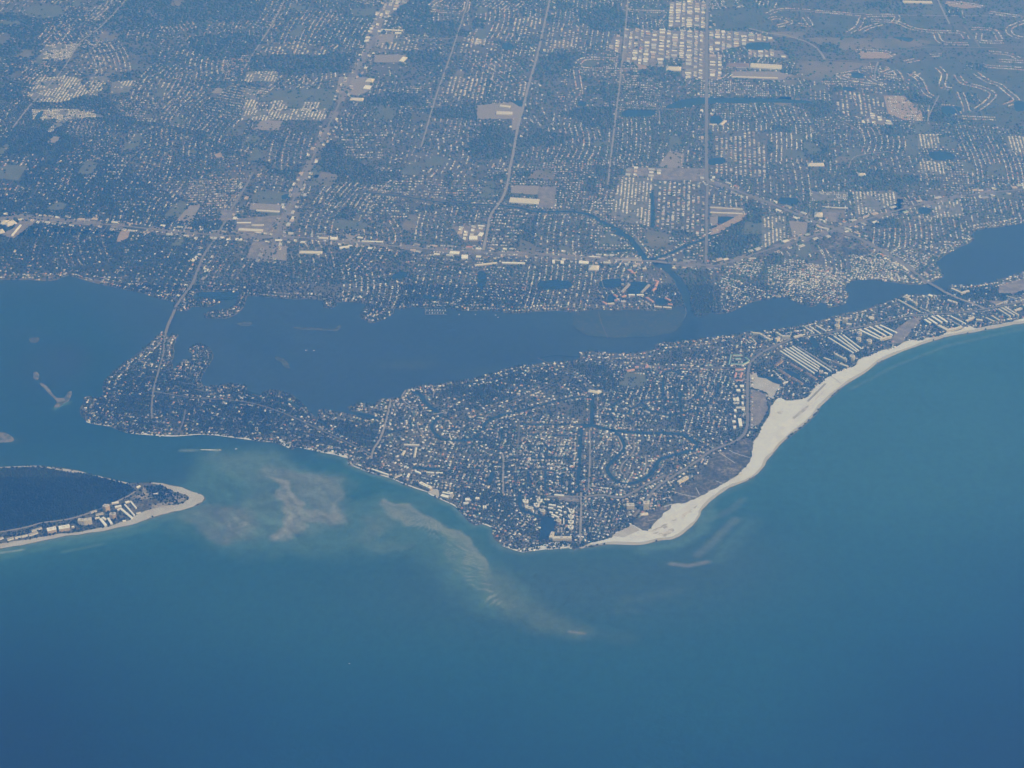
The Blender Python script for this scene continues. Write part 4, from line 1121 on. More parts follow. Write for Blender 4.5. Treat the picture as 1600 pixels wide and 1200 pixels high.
for (x, y, lb_) in [(821, 786, 'ring of white villas at the inland end of the lagoon arm'), (843, 785, 'farther ring of white villas behind the round lagoon tower'), (838.5, 792, 'nearer ring of white villas behind the round lagoon tower'),
                    (893, 801.5, 'ring of white villas furthest inland beside the village street'), (892, 810, 'ring of white villas second inland from the beach hotel'), (892, 818.5, 'middle ring of white villas beside the straight village street'), (891.5, 826.5, 'ring of white villas directly behind the beach hotel')]:
    B('villa_ring', 'villas', lb_, [(x - 4.6, y - .6, x - 2.0, y + 1.6, 11, 8, 'white', 'white'), (x - 1.6, y + 2.2, x + 1.4, y + 2.2, 11, 8, 'white', 'white'), (x + 1.9, y + 1.6, x + 4.6, y - .4, 11, 8, 'white', 'white'),
                                    (x + 1.4, y - 2.0, x + 3.8, y - 1.4, 11, 8, 'white', 'white'), (x - 1.4, y - 2.6, x + 1.0, y - 2.6, 11, 8, 'white', 'white'), (x - 4.0, y - 1.8, x - 1.8, y - 2.2, 11, 8, 'white', 'white')])
for a, lb_ in [((832.5, 802, 834.3, 802, 26, 5, 'white', 'white'), 'narrow white carport on the lagoon bank nearest the tan slab'), ((836.6, 803.5, 840, 803.5, 28, 5, 'white', 'grey'), 'wide pale carport on the north lagoon bank'),
               ((870.5, 832, 874, 832, 34, 5, 'white', 'grey'), 'pale grey roofed carport south of the round lagoon tower'), ((876, 832, 879, 832, 36, 5, 'white', 'grey'), 'grey roofed carport beside the villa rings'), ((880.5, 820, 881.8, 820, 60, 4, 'white', 'white'), 'long thin pale carport between tower and villa rings')]:
    B('carport', 'carport', lb_, [a])
for i, (x0, y0, x1, y1) in enumerate([(857, 791, 862, 792), (863, 792, 868, 792.5), (856, 796, 864, 797), (870, 794, 877, 796), (871, 799, 876, 801), (858, 803, 863, 804), (861, 806, 872, 811), (868, 804, 872, 804), (873, 806, 877, 808), (881, 803, 885, 803)]):
    B('villa', 'villa', ['white flat villa furthest inland behind the lagoon', 'white villa beside the farthest inland lagoon villa', 'long white villa block second row behind lagoon', 'angled white villa block between village and lagoon', 'greyish white villa in the middle of the lagoon complex', 'pale pinkish villa close to the north lagoon tower', 'long white terrace hugging the north east lagoon shore',
                         'small white villa behind the lagoon shore terrace', 'small white villa inland of the eastern lagoon tower', 'square pale villa near the thin carport'][i], [(x0, y0, x1, y1, 13, 8, 'white', 'white')])
B(APT, 'apartments', 'stepped white and cream flats beside the pale sand lot on the pass', [(654, 759, 663, 764, 24, 20, 'beige', 'white'), (664, 764, 672, 768, 24, 20, 'beige', 'white')])
B(APT, 'apartments', 'cream waterfront flats in two blocks east of the sand lot', [(688, 778, 693, 779.5, 24, 14, 'cream', 'white'), (693.5, 780, 700, 781, 24, 14, 'cream', 'white')])
B(APT, 'apartments', 'long curved white flats behind the two cream waterfront blocks', [(691, 772, 700, 774, 13, 9, 'white', 'white'), (700.5, 774, 708, 773, 13, 9, 'white', 'white'), (706, 780, 709, 775, 20, 12, 'white', 'grey')])
B(APT, 'apartments', 'white topped cream flats above the curved cove beach', [(727, 785, 734, 785, 24, 14, 'cream', 'white'), (724, 789, 732, 789.5, 14, 9, 'white', 'white')])
B('villa', 'villa', 'bright white horseshoe shaped villa close to the cove beach', [(739, 807, 741, 809.5, 10, 8, 'white', 'white'), (741, 810, 744, 809, 10, 8, 'white', 'white')])
B(APT, 'apartments', 'rounded white flats among trees above the cove', [(743, 782, 749, 782, 18, 10, 'white', 'white')])
B(APT, 'apartments', 'H-shaped pale flats among dark trees inland of cove', [(754.5, 796, 757, 796, 26, 9, 'white', 'white'), (758, 796, 760, 796, 26, 9, 'white', 'white')])
B(APT, 'apartments', 'long cream shopping row in the beach village', [(866, 776, 881, 777, 13, 8, 'cream', 'white')])
# back-shore flats by the northern lots
for i, a in enumerate([(631, 697, 655, 698, 14, 8), (630, 713, 634, 706, 16, 8), (649, 716, 652, 701, 14, 8), (617, 748, 629, 743, 12, 7), (638, 748, 641, 742, 12, 9), (648, 739, 656, 742, 14, 9), (666, 740, 678, 741, 10, 7), (681, 741, 692, 741, 9, 7), (580, 735, 606, 744, 11, 7)]):
    B(APT, 'apartments', ['long pale flats enclosing the far side of a wooded court', 'pale flats on the left side of a wooded court', 'pale flats on the right side of a wooded court', 'weathered grey flats set at an angle behind the pass shore', 'small bright flats end-on behind the pass shore', 'yellowish pair of flats above the pass shore', 'pale low flats beside the straight inland pond', 'bright thin flats right of the straight inland pond', 'white terrace row along the pass shore west of grey flats'][i],
      [a + ('white', 'grey' if i in (3,) else 'cream' if i in (0, 1, 2) else 'white')])
# towers and slabs of the southern beach
B('y_shaped_tower', 'tower', 'three-armed cream tower on the bay side of the beach strip', [(1211, 524.5, 1219, 530, 17, 27, 'cream', 'cream'), (1221, 531, 1234.5, 531.5, 18, 27, 'cream', 'cream'), (1213.5, 536, 1219, 532, 18, 27, 'cream', 'cream')])
B(APT, 'apartments', 'stepped cream slab of three parts beside bay west of three-armed tower', [(1176, 524, 1187, 525, 16, 16, 'cream', 'cream'), (1187, 526, 1194, 530, 18, 18, 'cream', 'cream'), (1194.5, 530.5, 1202, 534, 18, 16, 'cream', 'cream')])
B(APT, 'apartments', 'low oval cream flats right of the three-armed tower', [(1241.5, 530, 1255, 526, 20, 10, 'cream', 'cream')])
for x, y, D, h, lb_ in [(1308.5, 507, 40, 25, 'farther of two stacked octagonal bay towers'), (1308.5, 515.5, 40, 25, 'nearer of two stacked octagonal bay towers'), (1332, 564, 40, 27, 'octagonal cream tower at the beach edge below long white terraces'),
                        (1343, 526, 38, 20, 'farther octagonal tower of the trio by cream block'), (1342, 535, 38, 20, 'nearer octagonal tower of the trio by cream block'), (1358.5, 538.5, 40, 22, 'octagonal tower of the trio standing nearest the sea'), (1362, 501, 44, 10, 'low round tan flats on the bay side of the beach strip'),
                        (1417, 471, 40, 28, 'rounded tower on the narrow bay shore near the causeway bridge')]:
    B(TOW, 'tower', lb_, [(x - 4.6, y, x + 4.6, y, D, h, 'cream', 'cream', 'oct')])
B(TOW, 'tower', 'tall cream bay tower with a lower wing beside octagonal pair', [(1316, 506, 1324, 506.5, 26, 38, 'cream', 'cream'), (1322, 510, 1330, 511, 20, 16, 'cream', 'cream')])
B(TOW, 'tower', 'wide cream slab tower angled to the beach with lower annex', [(1303, 558, 1318, 566, 16, 25, 'cream', 'cream'), (1318, 566, 1322, 567, 16, 22, 'cream', 'cream')])
B(APT, 'apartments', 'long beige row with gabled bays in front of wide slab tower', [(1286, 562, 1297, 566, 14, 12, 'beige', 'cream'), (1297, 566, 1311, 572, 14, 12, 'beige', 'brown'), (1311, 571, 1324, 576, 16, 12, 'beige', 'cream')])
B(APT, 'apartments', 'square cream flats at the seaward end of long white terraces', [(1280, 585, 1286, 585, 22, 20, 'cream', 'cream'), (1287, 586, 1292, 587.5, 16, 14, 'white', 'white')])
rows1 = [(1218, 550, 1244, 567, 1271, 585), (1223, 548, 1249, 565, 1276, 582), (1227, 546, 1252, 562, 1278, 578.5), (1233, 544.5, 1256, 560, 1279, 575), (1237, 542.5, 1266, 561.5, 1296, 581)]
nm = ['first', 'second', 'third', 'fourth', 'fifth']
for i, r in enumerate(rows1):
    B('terrace_row', 'terrace', f'{nm[i]} of five long white terrace rows counted from the sand lot side', [(r[0], r[1], r[2], r[3], 11, 7, 'white', 'white'), (r[2] + .6, r[3] + .4, r[4], r[5], 11, 7, 'white', 'white')])
B('terrace_row', 'terrace', 'long dull grey roofed row behind the five white terraces', [(1245, 543, 1275, 561, 9, 6, 'white', 'grey'), (1276, 562, 1302, 579, 9, 6, 'white', 'grey')])
for i, r in enumerate([(1293, 529, 1332, 553), (1302, 527, 1337, 551), (1309, 525.5, 1340, 549.5), (1316, 525, 1345, 547)]):
    B('terrace_row', 'terrace', f'{nm[i]} of four white terrace rows inland of octagonal beach tower', [r + (11, 7, 'white', 'white')])
for i, r in enumerate([(1341, 517, 1373, 532), (1349, 515, 1377, 530), (1357, 512, 1383, 527), (1366, 511, 1393, 526), (1374, 510, 1400, 522)]):
    B('terrace_row', 'terrace', f'{nm[i]} of five pale terrace rows ending at the cream block', [r + (15, 7, 'white', 'white')])
B(APT, 'apartments', 'cream block closing the seaward end of the pale terraces', [(1375, 534, 1394, 529, 18, 14, 'cream', 'cream')])
for i, r in enumerate([(1256, 512, 1271, 522), (1264, 511.5, 1281, 523), (1274, 510, 1290, 519)]):
    B('terrace_row', 'terrace', f'{nm[i]} of three short white rows beside the bay below three-armed tower'.replace('below', 'right of'), [r + (9, 7, 'white', 'white')])
B(APT, 'apartments', 'long wing joined to the rounded bay tower', [(1420, 472, 1431, 479, 16, 20, 'cream', 'cream')])
B(APT, 'apartments', 'narrow pale flats on the bay edge beside causeway bridge', [(1449, 464, 1455, 466, 26, 12, 'cream', 'white')])
B(APT, 'apartments', 'big beige flats on the near side of causeway road', [(1479, 473, 1494, 478, 24, 18, 'beige', 'cream')])
B(APT, 'apartments', 'left one of two white rounded slabs by the wooded bay shore', [(1485, 453, 1499, 459, 18, 11, 'white', 'cream')])
B(APT, 'apartments', 'right one of two white rounded slabs by the wooded bay shore', [(1502, 461, 1515, 457, 18, 11, 'white', 'cream')])
for i, r in enumerate([(1443, 502, 1452, 508), (1448, 500, 1462, 509), (1454, 497, 1470, 507), (1462, 495.5, 1478, 506)]):
    B('terrace_row', 'terrace', f'{nm[i]} of four stepped cream beach blocks counted from the parking lot side', [r + (18, 13, 'cream', 'white')])
B(APT, 'apartments', 'curved cream beachfront complex with terraces facing the sea', [(1464, 512, 1478, 519, 26, 15, 'cream', 'cream'), (1479, 520, 1492, 517, 22, 14, 'cream', 'cream'), (1492, 517, 1504, 513, 18, 11, 'cream', 'cream')])
for i, r in enumerate([(1478, 499, 1500, 511), (1485, 496, 1508, 508)]):
    B('terrace_row', 'terrace', ['brownish terrace', 'bright white terrace'][i] + ' row behind the curved cream complex', [r + (11, 8, 'white', ['grey', 'white'][i])])
B(APT, 'apartments', 'beige flats above a wooded stretch of beach', [(1511, 505, 1523, 499, 18, 13, 'beige', 'cream')])
B(APT, 'apartments', 'round topped beige flats right of the wooded beach stretch', [(1525, 503, 1535, 504, 22, 12, 'beige', 'cream')])
for i, r in enumerate([(1539, 499, 1552, 505), (1548, 496, 1560, 503), (1558, 486, 1577, 498), (1563, 484, 1583, 496), (1568, 483, 1590, 496)]):
    B('terrace_row', 'terrace', ['small beige beach row beside rounded flats', 'second small beige beach row', 'front row of the tall cream triple block at right', 'middle row of the tall cream triple block', 'rear row of the tall cream triple block'][i], [r + (14, 12 if i < 2 else 17, 'beige' if i < 2 else 'cream', 'cream')])
B(APT, 'apartments', 'white oval flats near the right end of beach strip', [(1586, 488, 1597, 484, 16, 11, 'white', 'cream')])
B(APT, 'apartments', 'thin grey roofed strip shops beside rear parking', [(1556, 478, 1575, 471, 10, 6, 'white', 'grey'), (1572, 464, 1588, 469, 12, 7, 'white', 'grey')])
B(APT, 'apartments', 'long cream terraces running down towards narrow bay', [(1402, 470, 1436, 489, 13, 8, 'cream', 'cream')])
B(APT, 'apartments', 'faint thin grey row right of the long cream terraces', [(1436, 482, 1458, 492, 9, 7, 'white', 'grey')])
# resort with teal roofs, coral courtyard, white blocks by the beach road
B('resort', 'resort', 'teal roofed courtyard resort at the bend of beach road', [(1140, 571, 1143, 556, 8, 9, 'white', 'teal'), (1142, 571, 1162, 571.5, 10, 9, 'white', 'teal'), (1162, 571, 1171, 567, 10, 9, 'white', 'teal'), (1145, 557, 1160, 557, 9, 9, 'white', 'teal'), (1149, 563, 1158, 563, 14, 9, 'white', 'teal'), (1163, 560, 1170, 565, 9, 9, 'white', 'teal')])
B('resort', 'resort', 'coral tiled courtyard flats on the straight beach road', [(1149, 580, 1162, 580, 18, 9, 'white', 'coral'), (1149.5, 592, 1152, 584, 14, 9, 'white', 'coral'), (1158, 592, 1161, 584, 15, 9, 'white', 'coral'), (1149, 597, 1161, 597, 14, 9, 'white', 'coral')])
WB = [(1156.5, 607, 1162.5, 607, 26, 11, 'cream', 'square cream block nearest the coral courtyard'), (1151, 614, 1157, 614, 28, 11, 'cream', 'second square cream block diagonal from first'), (1148, 606, 1152, 606, 14, 8, 'white', 'small white block west of square cream block'),
      (1151, 629, 1155, 629, 42, 10, 'white', 'bright white block in the comb-shaped group'), (1146, 628, 1150, 628, 34, 8, 'white', 'ribbed white row of comb-shaped group'), (1146, 632, 1155, 632, 8, 7, 'white', 'thin white bar closing the comb-shaped group'), (1159, 624, 1162, 624, 32, 9, 'cream', 'pale green strip along beach road, farther half'), (1159, 634, 1162, 634, 34, 9, 'cream', 'pale green strip along beach road, nearer half'),
      (1150, 639, 1164, 639, 9, 9, 'white', 'white crossbar of the L-shaped beach road flats'), (1159, 643, 1164, 643, 20, 9, 'white', 'short white leg of the L-shaped beach road flats'), (1147, 645, 1151, 645, 28, 9, 'white', 'grey white block left of the L-shaped flats'),
      (1155, 668, 1160, 668, 92, 10, 'white', 'longest bright white bar beside the beach road'), (1147, 654, 1150, 654, 28, 8, 'white', 'blueish white block left of longest bar'), (1144.5, 662, 1149.5, 662, 24, 9, 'cream', 'pale square block left of longest bar'), (1146, 671, 1150, 671, 26, 9, 'white', 'white block at the seaward end of beach road blocks')]
for x0, y0, x1, y1, D, h, w_, lb_ in WB:
    B(APT, 'apartments', lb_, [(x0, y0, x1, y1, D, h, w_, 'white')])
for x0, y0, x1, y1, lb_ in [(1213, 574, 1224, 565, 'brown roofed resort wing nearest the coral courtyard side pond'), (1215, 580, 1232, 591, 'long brown roofed resort wing along pond'), (1233, 571, 1251, 581, 'brown roofed resort wing farthest inland'), (1257, 584, 1274, 595, 'brown roofed resort wing beside long white terraces'), (1235, 592, 1252, 602, 'thick brown roofed resort wing nearest sea')]:
    B('resort', 'resort', lb_, [(x0, y0, (x0 + x1) / 2 - .3, (y0 + y1) / 2 - .2, 22, 8, 'beige', 'brown'), ((x0 + x1) / 2 + .3, (y0 + y1) / 2 + .2, x1, y1, 22, 8, 'beige', 'brown')])
sheet('sports_court', [catmull(PP([(1257, 594), (1261, 592), (1265, 596), (1262, 599), (1258, 597)]), 4)], 3.9, material('court_green', (.30, .38, .33)))
for i in range(9):
    x, y = 1208 + i * 2.5, 581 + i * 2.3
    B('cabana', 'cabana', ['first', 'second', 'third', 'fourth', 'fifth', 'sixth', 'seventh', 'eighth', 'ninth'][i] + ' white cabana in the diagonal line beside the resort pond', [(x - 1.2, y, x + 1.2, y + .5, 9, 5, 'white', 'white')])
B('terrace_row', 'terrace', 'short diagonal white roof beside cabana line', [(1224, 601, 1232, 598, 9, 6, 'white', 'white')])
# northern island
B(TOW, 'tower', 'tallest beige tower on the northern key beside mangrove forest', [(161, 799, 166, 800.5, 26, 40, 'beige', 'cream'), (166, 800.5, 172.5, 798, 24, 37, 'beige', 'cream')])
B(TOW, 'tower', 'second beige tower on northern key nearer the sea', [(171.5, 811, 177, 811.8, 22, 34, 'beige', 'cream'), (177, 811.8, 182, 811, 24, 34, 'beige', 'cream')])
B(TOW, 'tower', 'broad grey-beige slab tower on northern key', [(122, 820.5, 133, 821.5, 24, 34, 'cream', 'cream'), (133, 821.5, 144.5, 819.5, 24, 36, 'cream', 'cream')])
B('beach_hotel', 'hotel', 'left tan beach hotel with white roof on northern key', [(75, 835, 89, 832, 34, 22, 'beige', 'white')])
B('beach_hotel', 'hotel', 'right tan beach hotel with white roof on northern key', [(93, 832, 110, 829, 34, 22, 'beige', 'white')])
for i, (x0, y0, x1, y1, D, h, r) in enumerate([(155, 813, 164, 824, 16, 10, 'white'), (167.5, 812, 173, 821, 14, 10, 'white'), (159, 811, 164, 814, 14, 8, 'white'), (175, 789, 186, 787, 12, 8, 'white'), (180, 795, 190, 793, 14, 8, 'white'), (187, 797, 205, 812, 14, 9, 'white'), (184, 799, 190, 797, 11, 8, 'white'), (194, 790, 209, 807, 9, 7, 'white'),
                                               (197, 788, 203, 786, 16, 8, 'white'), (203, 785, 212, 796, 9, 8, 'white'), (142, 803, 152, 800, 18, 6, 'grey'), (150, 807, 162, 804, 18, 6, 'grey'), (149, 812, 156, 810, 8, 6, 'white'), (112, 826, 116, 826, 12, 9, 'white'), (24, 843, 33, 841, 10, 9, 'cream'), (34, 841, 44, 838.5, 10, 9, 'cream'), (46, 839, 60, 834, 18, 9, 'grey'), (50, 832, 66, 827, 14, 8, 'grey'),
                                               (12, 846, 22, 843, 16, 9, 'grey'), (213, 804, 220, 802, 10, 6, 'grey'), (192, 816, 197, 815, 8, 5, 'white'), (215, 764, 220, 761, 14, 6, 'white'), (240, 773.5, 247, 772.5, 8, 4, 'white'), (-4, 846, 6, 842, 14, 8, 'grey')]):
    lbs = ['white notched flats on northern key beach, left of pair', 'white notched flats on northern key beach, right of pair', 'small white link block behind notched pair', 'white courtyard flats nearest the mangroves', 'second white courtyard flats below first', 'longest white row running to the northern beach', 'short white end of the longest northern row', 'pale grey row parallel to the longest northern row', 'pinkish flats at the inland end of the spit side', 'white row nearest the open spit',
           'grey parking deck inland of second beige tower', 'grey parking deck between the towers', 'small white annex beside the parking deck', 'small white pavilion right of tan hotel', 'low cream motel at far left beach', 'low cream motel next to far left one', 'grey roofed beach flats left of tan hotels', 'grey roofed flats inland of tan hotels', 'grey flats at the left frame edge beach', 'low grey bathhouse beside open spit', 'tiny white beach pavilion between rows', 'white marina shed on the pass side of northern key', 'thin white roofed shelter inside spit woods', 'grey flats cut by the left frame edge']
    B(APT if i < 20 else 'pavilion', 'apartments' if i < 20 else 'pavilion', lbs[i], [(x0, y0, x1, y1, D, h, 'white', r)])
# mainland landmarks
B('creekside_tower', 'tower', 'left one of two pinkish towers beside the highway creek bridge', [(989, 420, 995, 420, 24, 16, 'beige', 'cream')])
B('creekside_tower', 'tower', 'right one of two pinkish towers beside the highway creek bridge', [(1004, 424, 1010, 424, 24, 16, 'beige', 'cream')])
for i, (x0, y0, x1, y1, r) in enumerate([(980, 424, 987, 427, 'coral'), (985, 428, 991, 430, 'coral'), (971, 447, 975, 447, 'grey'), (971, 440, 975, 440, 'grey'), (973, 459, 985, 446, 'grey'), (1004, 460, 1016, 447, 'grey'), (1021, 457, 1026, 452, 'coral'), (1026, 450, 1029, 443, 'coral'), (1022, 441, 1028, 443, 'coral'), (982, 464, 992, 464, 'white'), (995, 464, 1006, 464, 'white'), (1008, 467, 1019, 474, 'coral'), (1022, 482, 1034, 483, 'cream'), (1036, 483, 1049, 484, 'cream'),
                                            (1043, 478, 1050, 479, 'coral'), (1038, 468, 1046, 472, 'coral'), (958, 463, 963, 466, 'coral'), (960, 472, 965, 472, 'coral'), (950, 478, 960, 477, 'cream'), (970, 474, 977, 474, 'cream'), (973, 467, 979, 464, 'coral'), (940, 474, 947, 478, 'coral')]):
    nms = ['coral pair end', 'coral pair centre', 'grey stack lower', 'grey stack upper', 'grey diagonal', 'pale diagonal right of oval pond', 'coral crescent foot', 'coral crescent middle', 'coral crescent head', 'white fretted west', 'white fretted east', 'coral diagonal by small lagoon', 'cream shore west', 'cream shore east', 'coral shore upper', 'coral shore top', 'coral loop head', 'coral loop side', 'cream loop foot', 'cream dock-side', 'coral dock-side', 'coral loop far']
    B('condominium', 'condominium', f'{nms[i]} block of the creek mouth condominium estate', [(x0, y0, x1, y1, 18, 11, 'beige', r)], group='condominiums at the creek mouth')
BIG = [('shopping_mall', [(795, 318, 841, 321, 88, 9, 'white', 'cream')], 'huge cream roofed mall left of the paved lot where avenue meets creek'), ('shopping_mall', [(775, 180, 800, 181, 60, 9, 'white', 'cream'), (780, 168, 796, 170, 40, 9, 'white', 'cream')], 'cream mall on tan parking in the far middle suburbs'),
 ('shopping_mall', [(372, 362, 410, 364, 40, 9, 'cream', 'cream'), (370, 350, 392, 350, 14, 7, 'white', 'white'), (393, 354, 412, 354, 18, 8, 'white', 'cream')], 'white edged mall by the busy left crossroads'), ('store', [(467, 397, 503, 398, 40, 8, 'white', 'cream')], 'long cream store alone below the highway'),
 ('warehouse', [(1172, 107, 1221, 110, 100, 9, 'white', 'cream')], 'largest cream roofed warehouse beyond the wide straight avenue'), ('warehouse', [(1134, 106, 1171, 107, 95, 9, 'white', 'brown')], 'brown roofed half joined to the largest warehouse'), ('warehouse', [(1143, 122, 1215, 124, 24, 8, 'white', 'cream')], 'long thin warehouse below the largest one'),
 ('warehouse', [(1040, 111, 1064, 112, 90, 8, 'white', 'cream')], 'pale square warehouse at the corner of industrial district'), ('store', [(400, 331, 436, 333, 22, 8, 'white', 'cream')], 'long store with bright lower edge left of avenue'), ('store', [(595, 48, 629, 50, 22, 8, 'white', 'white'), (617, 54, 627, 54, 30, 8, 'white', 'white')], 'white L-shaped store at the far left avenue'), ('store', [(623, 97, 630, 98, 110, 8, 'white', 'white')], 'white upright store beyond the left avenue'),
 ('store', [(570, 129, 582, 130, 80, 8, 'cream', 'cream'), (567, 140, 577, 141, 75, 8, 'white', 'white')], 'pair of tan stores on the left avenue'), ('store', [(546, 158, 567, 159, 60, 8, 'white', 'cream')], 'low cream store at the bend of left avenue'), ('store', [(721, 406, 731, 406, 60, 9, 'white', 'white')], 'bright white square store below the highway'), ('store', [(702, 398, 717, 399, 40, 9, 'white', 'white')], 'wide white store touching the highway'), ('store', [(742, 417, 777, 413, 22, 8, 'cream', 'cream')], 'long yellowish store south of highway'),
 ('store', [(784, 413, 820, 414, 20, 8, 'white', 'white')], 'long thin white store right of the yellowish one'), ('store', [(904, 413, 919, 414, 40, 8, 'white', 'white')], 'white store near the marsh side of highway'), ('store', [(919, 423, 935, 424, 75, 8, 'white', 'cream')], 'pale square store beside small pond'), ('store', [(863, 413, 867, 413, 50, 9, 'white', 'white')], 'small narrow store left of its twin'), ('store', [(876, 414, 881, 414, 50, 9, 'white', 'white')], 'small narrow store right of its twin'),
 ('store', [(733, 376, 746, 376, 60, 8, 'white', 'white'), (746, 370, 752, 371, 60, 8, 'white', 'white')], 'white block group left of lower avenue'), ('store', [(565, 379, 598, 380, 14, 8, 'white', 'white')], 'long bright row along highway middle'), ('store', [(516, 376, 527, 376, 40, 8, 'white', 'white')], 'white store above highway left'), ('store', [(497, 374, 512, 375, 24, 8, 'white', 'cream')], 'cream store touching highway left'), ('store', [(531, 390, 546, 388, 26, 8, 'white', 'white')], 'bright angular store below highway left'),
 ('store', [(0, 352, 12, 352, 70, 8, 'white', 'cream'), (0, 366, 8, 364, 60, 8, 'white', 'cream'), (12, 355, 27, 350, 70, 8, 'white', 'cream')], 'cream group of big stores at left frame edge'), ('store', [(20, 370, 34, 353, 14, 8, 'white', 'white')], 'bright slanting row right of the big left stores'), ('store', [(1285, 325, 1325, 327, 9, 7, 'white', 'white')], 'very long white roof above grey parking'), ('store', [(1272, 340, 1285, 341, 80, 8, 'white', 'cream')], 'pale square store left of grey parking'),
 ('store', [(1109, 326, 1160, 329, 14, 8, 'cream', 'cream')], 'long tan roof at top of walled yard'), ('store', [(1109, 334, 1160, 336, 18, 8, 'cream', 'cream')], 'second long tan roof of walled yard'), ('store', [(1108, 196, 1120, 196, 14, 8, 'white', 'cream'), (1128, 197, 1136, 190, 30, 8, 'cream', 'cream')], 'cream L-shaped store beside far pond'), ('store', [(1411, 6, 1457, 7, 60, 9, 'cream', 'cream')], 'big cream roof at the far top right'), ('store', [(1262, 261, 1288, 261, 60, 8, 'cream', 'cream')], 'single pale school roof among far houses'), ('store', [(1341, 276, 1353, 276, 50, 8, 'cream', 'cream')], 'yellowish roof right of the pale school'),
 ('store', [(960, 408, 1003, 409, 20, 7, 'cream', 'grey')], 'long pale row lining highway before creek bridge'), ('store', [(920, 403, 938, 404, 12, 7, 'beige', 'white')], 'short pinkish row lining highway'), ('school', [(918, 614, 934, 617, 34, 8, 'cream', 'cream'), (934, 616, 940, 614, 26, 8, 'white', 'white')], 'cream roofed club house beside the island canal bend'), ('school', [(980, 582, 992, 580, 18, 8, 'beige', 'coral'), (992, 576, 998, 576, 20, 8, 'beige', 'coral'), (1008, 576, 1013, 576, 40, 8, 'beige', 'coral')], 'coral roofed school beside the green playing field'),
 ('store', [(984, 391, 1000, 388, 20, 8, 'white', 'white')], 'narrow pale shop by creek')]
for nm_, wings, lb_ in BIG[:-1]:
    B(nm_, {'shopping_mall': 'mall', 'store': 'store', 'warehouse': 'warehouse', 'school': 'school'}[nm_], lb_, wings)

# ------------------------------------------------------------------ houses laid out block by block
ZH, ZM, ZC = [], [], []          # houses, mobile homes, commercial buildings: (x, y, ang, w, d, h, roof index)
R = random.Random(11)
GEa = math.atan2(GE[1], GE[0])


def free(x, y, rad, land=True):
    r, c = cell(x, y)
    k = max(0, int(rad / CELL))
    r0, r1, c0, c1 = max(0, r - k), r + k + 1, max(0, c - k), c + k + 1
    if land and not LAND[r0:r1, c0:c1].all():
        return False
    return not (BLOCK[r, c] or BUILT[r0:r1, c0:c1].any())


def mark(x, y, rad):
    r, c = cell(x, y)
    k = max(0, int(rad / CELL))
    BUILT[max(0, r - k):r + k + 1, max(0, c - k):c + k + 1] = True


def pick(pal):
    t = R.random() * sum(pal)
    for i, p in enumerate(pal):
        t -= p
        if t <= 0:
            return i
    return 0


#            white lgrey mgrey tan terra brown pgreen dgrey
PALS = {'mix': (13, 19, 26, 13, 4, 10, 2, 13), 'bright': (30, 26, 20, 11, 3, 5, 2, 3), 'grey': (5, 17, 33, 12, 3, 13, 3, 14), 'warm': (14, 10, 14, 30, 14, 12, 1, 5), 'isle': (17, 15, 21, 13, 6, 12, 3, 14)}


def add_house(x, y, ang, pal, wmin=13, wmax=21, rad=8, jit=2.0):
    x += R.uniform(-jit, jit); y += R.uniform(-jit, jit)
    if not free(x, y, rad):
        return False
    mark(x, y, rad)
    w, d = R.uniform(wmin, wmax), R.uniform(10.5, 14.5)
    if R.random() < .3:
        ang += math.pi / 2
    ZH.append((x, y, ang + R.uniform(-.06, .06), w, d, R.uniform(5.5, 7.5), pick(PALS[pal])))
    return True


def along(line, off, step, pal, keep=.9, **kw):
    """Houses strung along both sides (or one, by sign) of a line."""
    L = [np.array(p, float) for p in line]
    carry = 0
    for i in range(len(L) - 1):
        d = L[i + 1] - L[i]
        n = np.linalg.norm(d)
        if n < 1e-6:
            continue
        d /= n
        nr = np.array((-d[1], d[0]))
        t = carry
        while t < n:
            for o in (off if isinstance(off, (list, tuple)) else (off, -off)):
                if R.random() < keep:
                    p = L[i] + d * t + nr * o
                    add_house(p[0], p[1], math.atan2(d[1], d[0]), pal, **kw)
            t += step
        carry = t - n


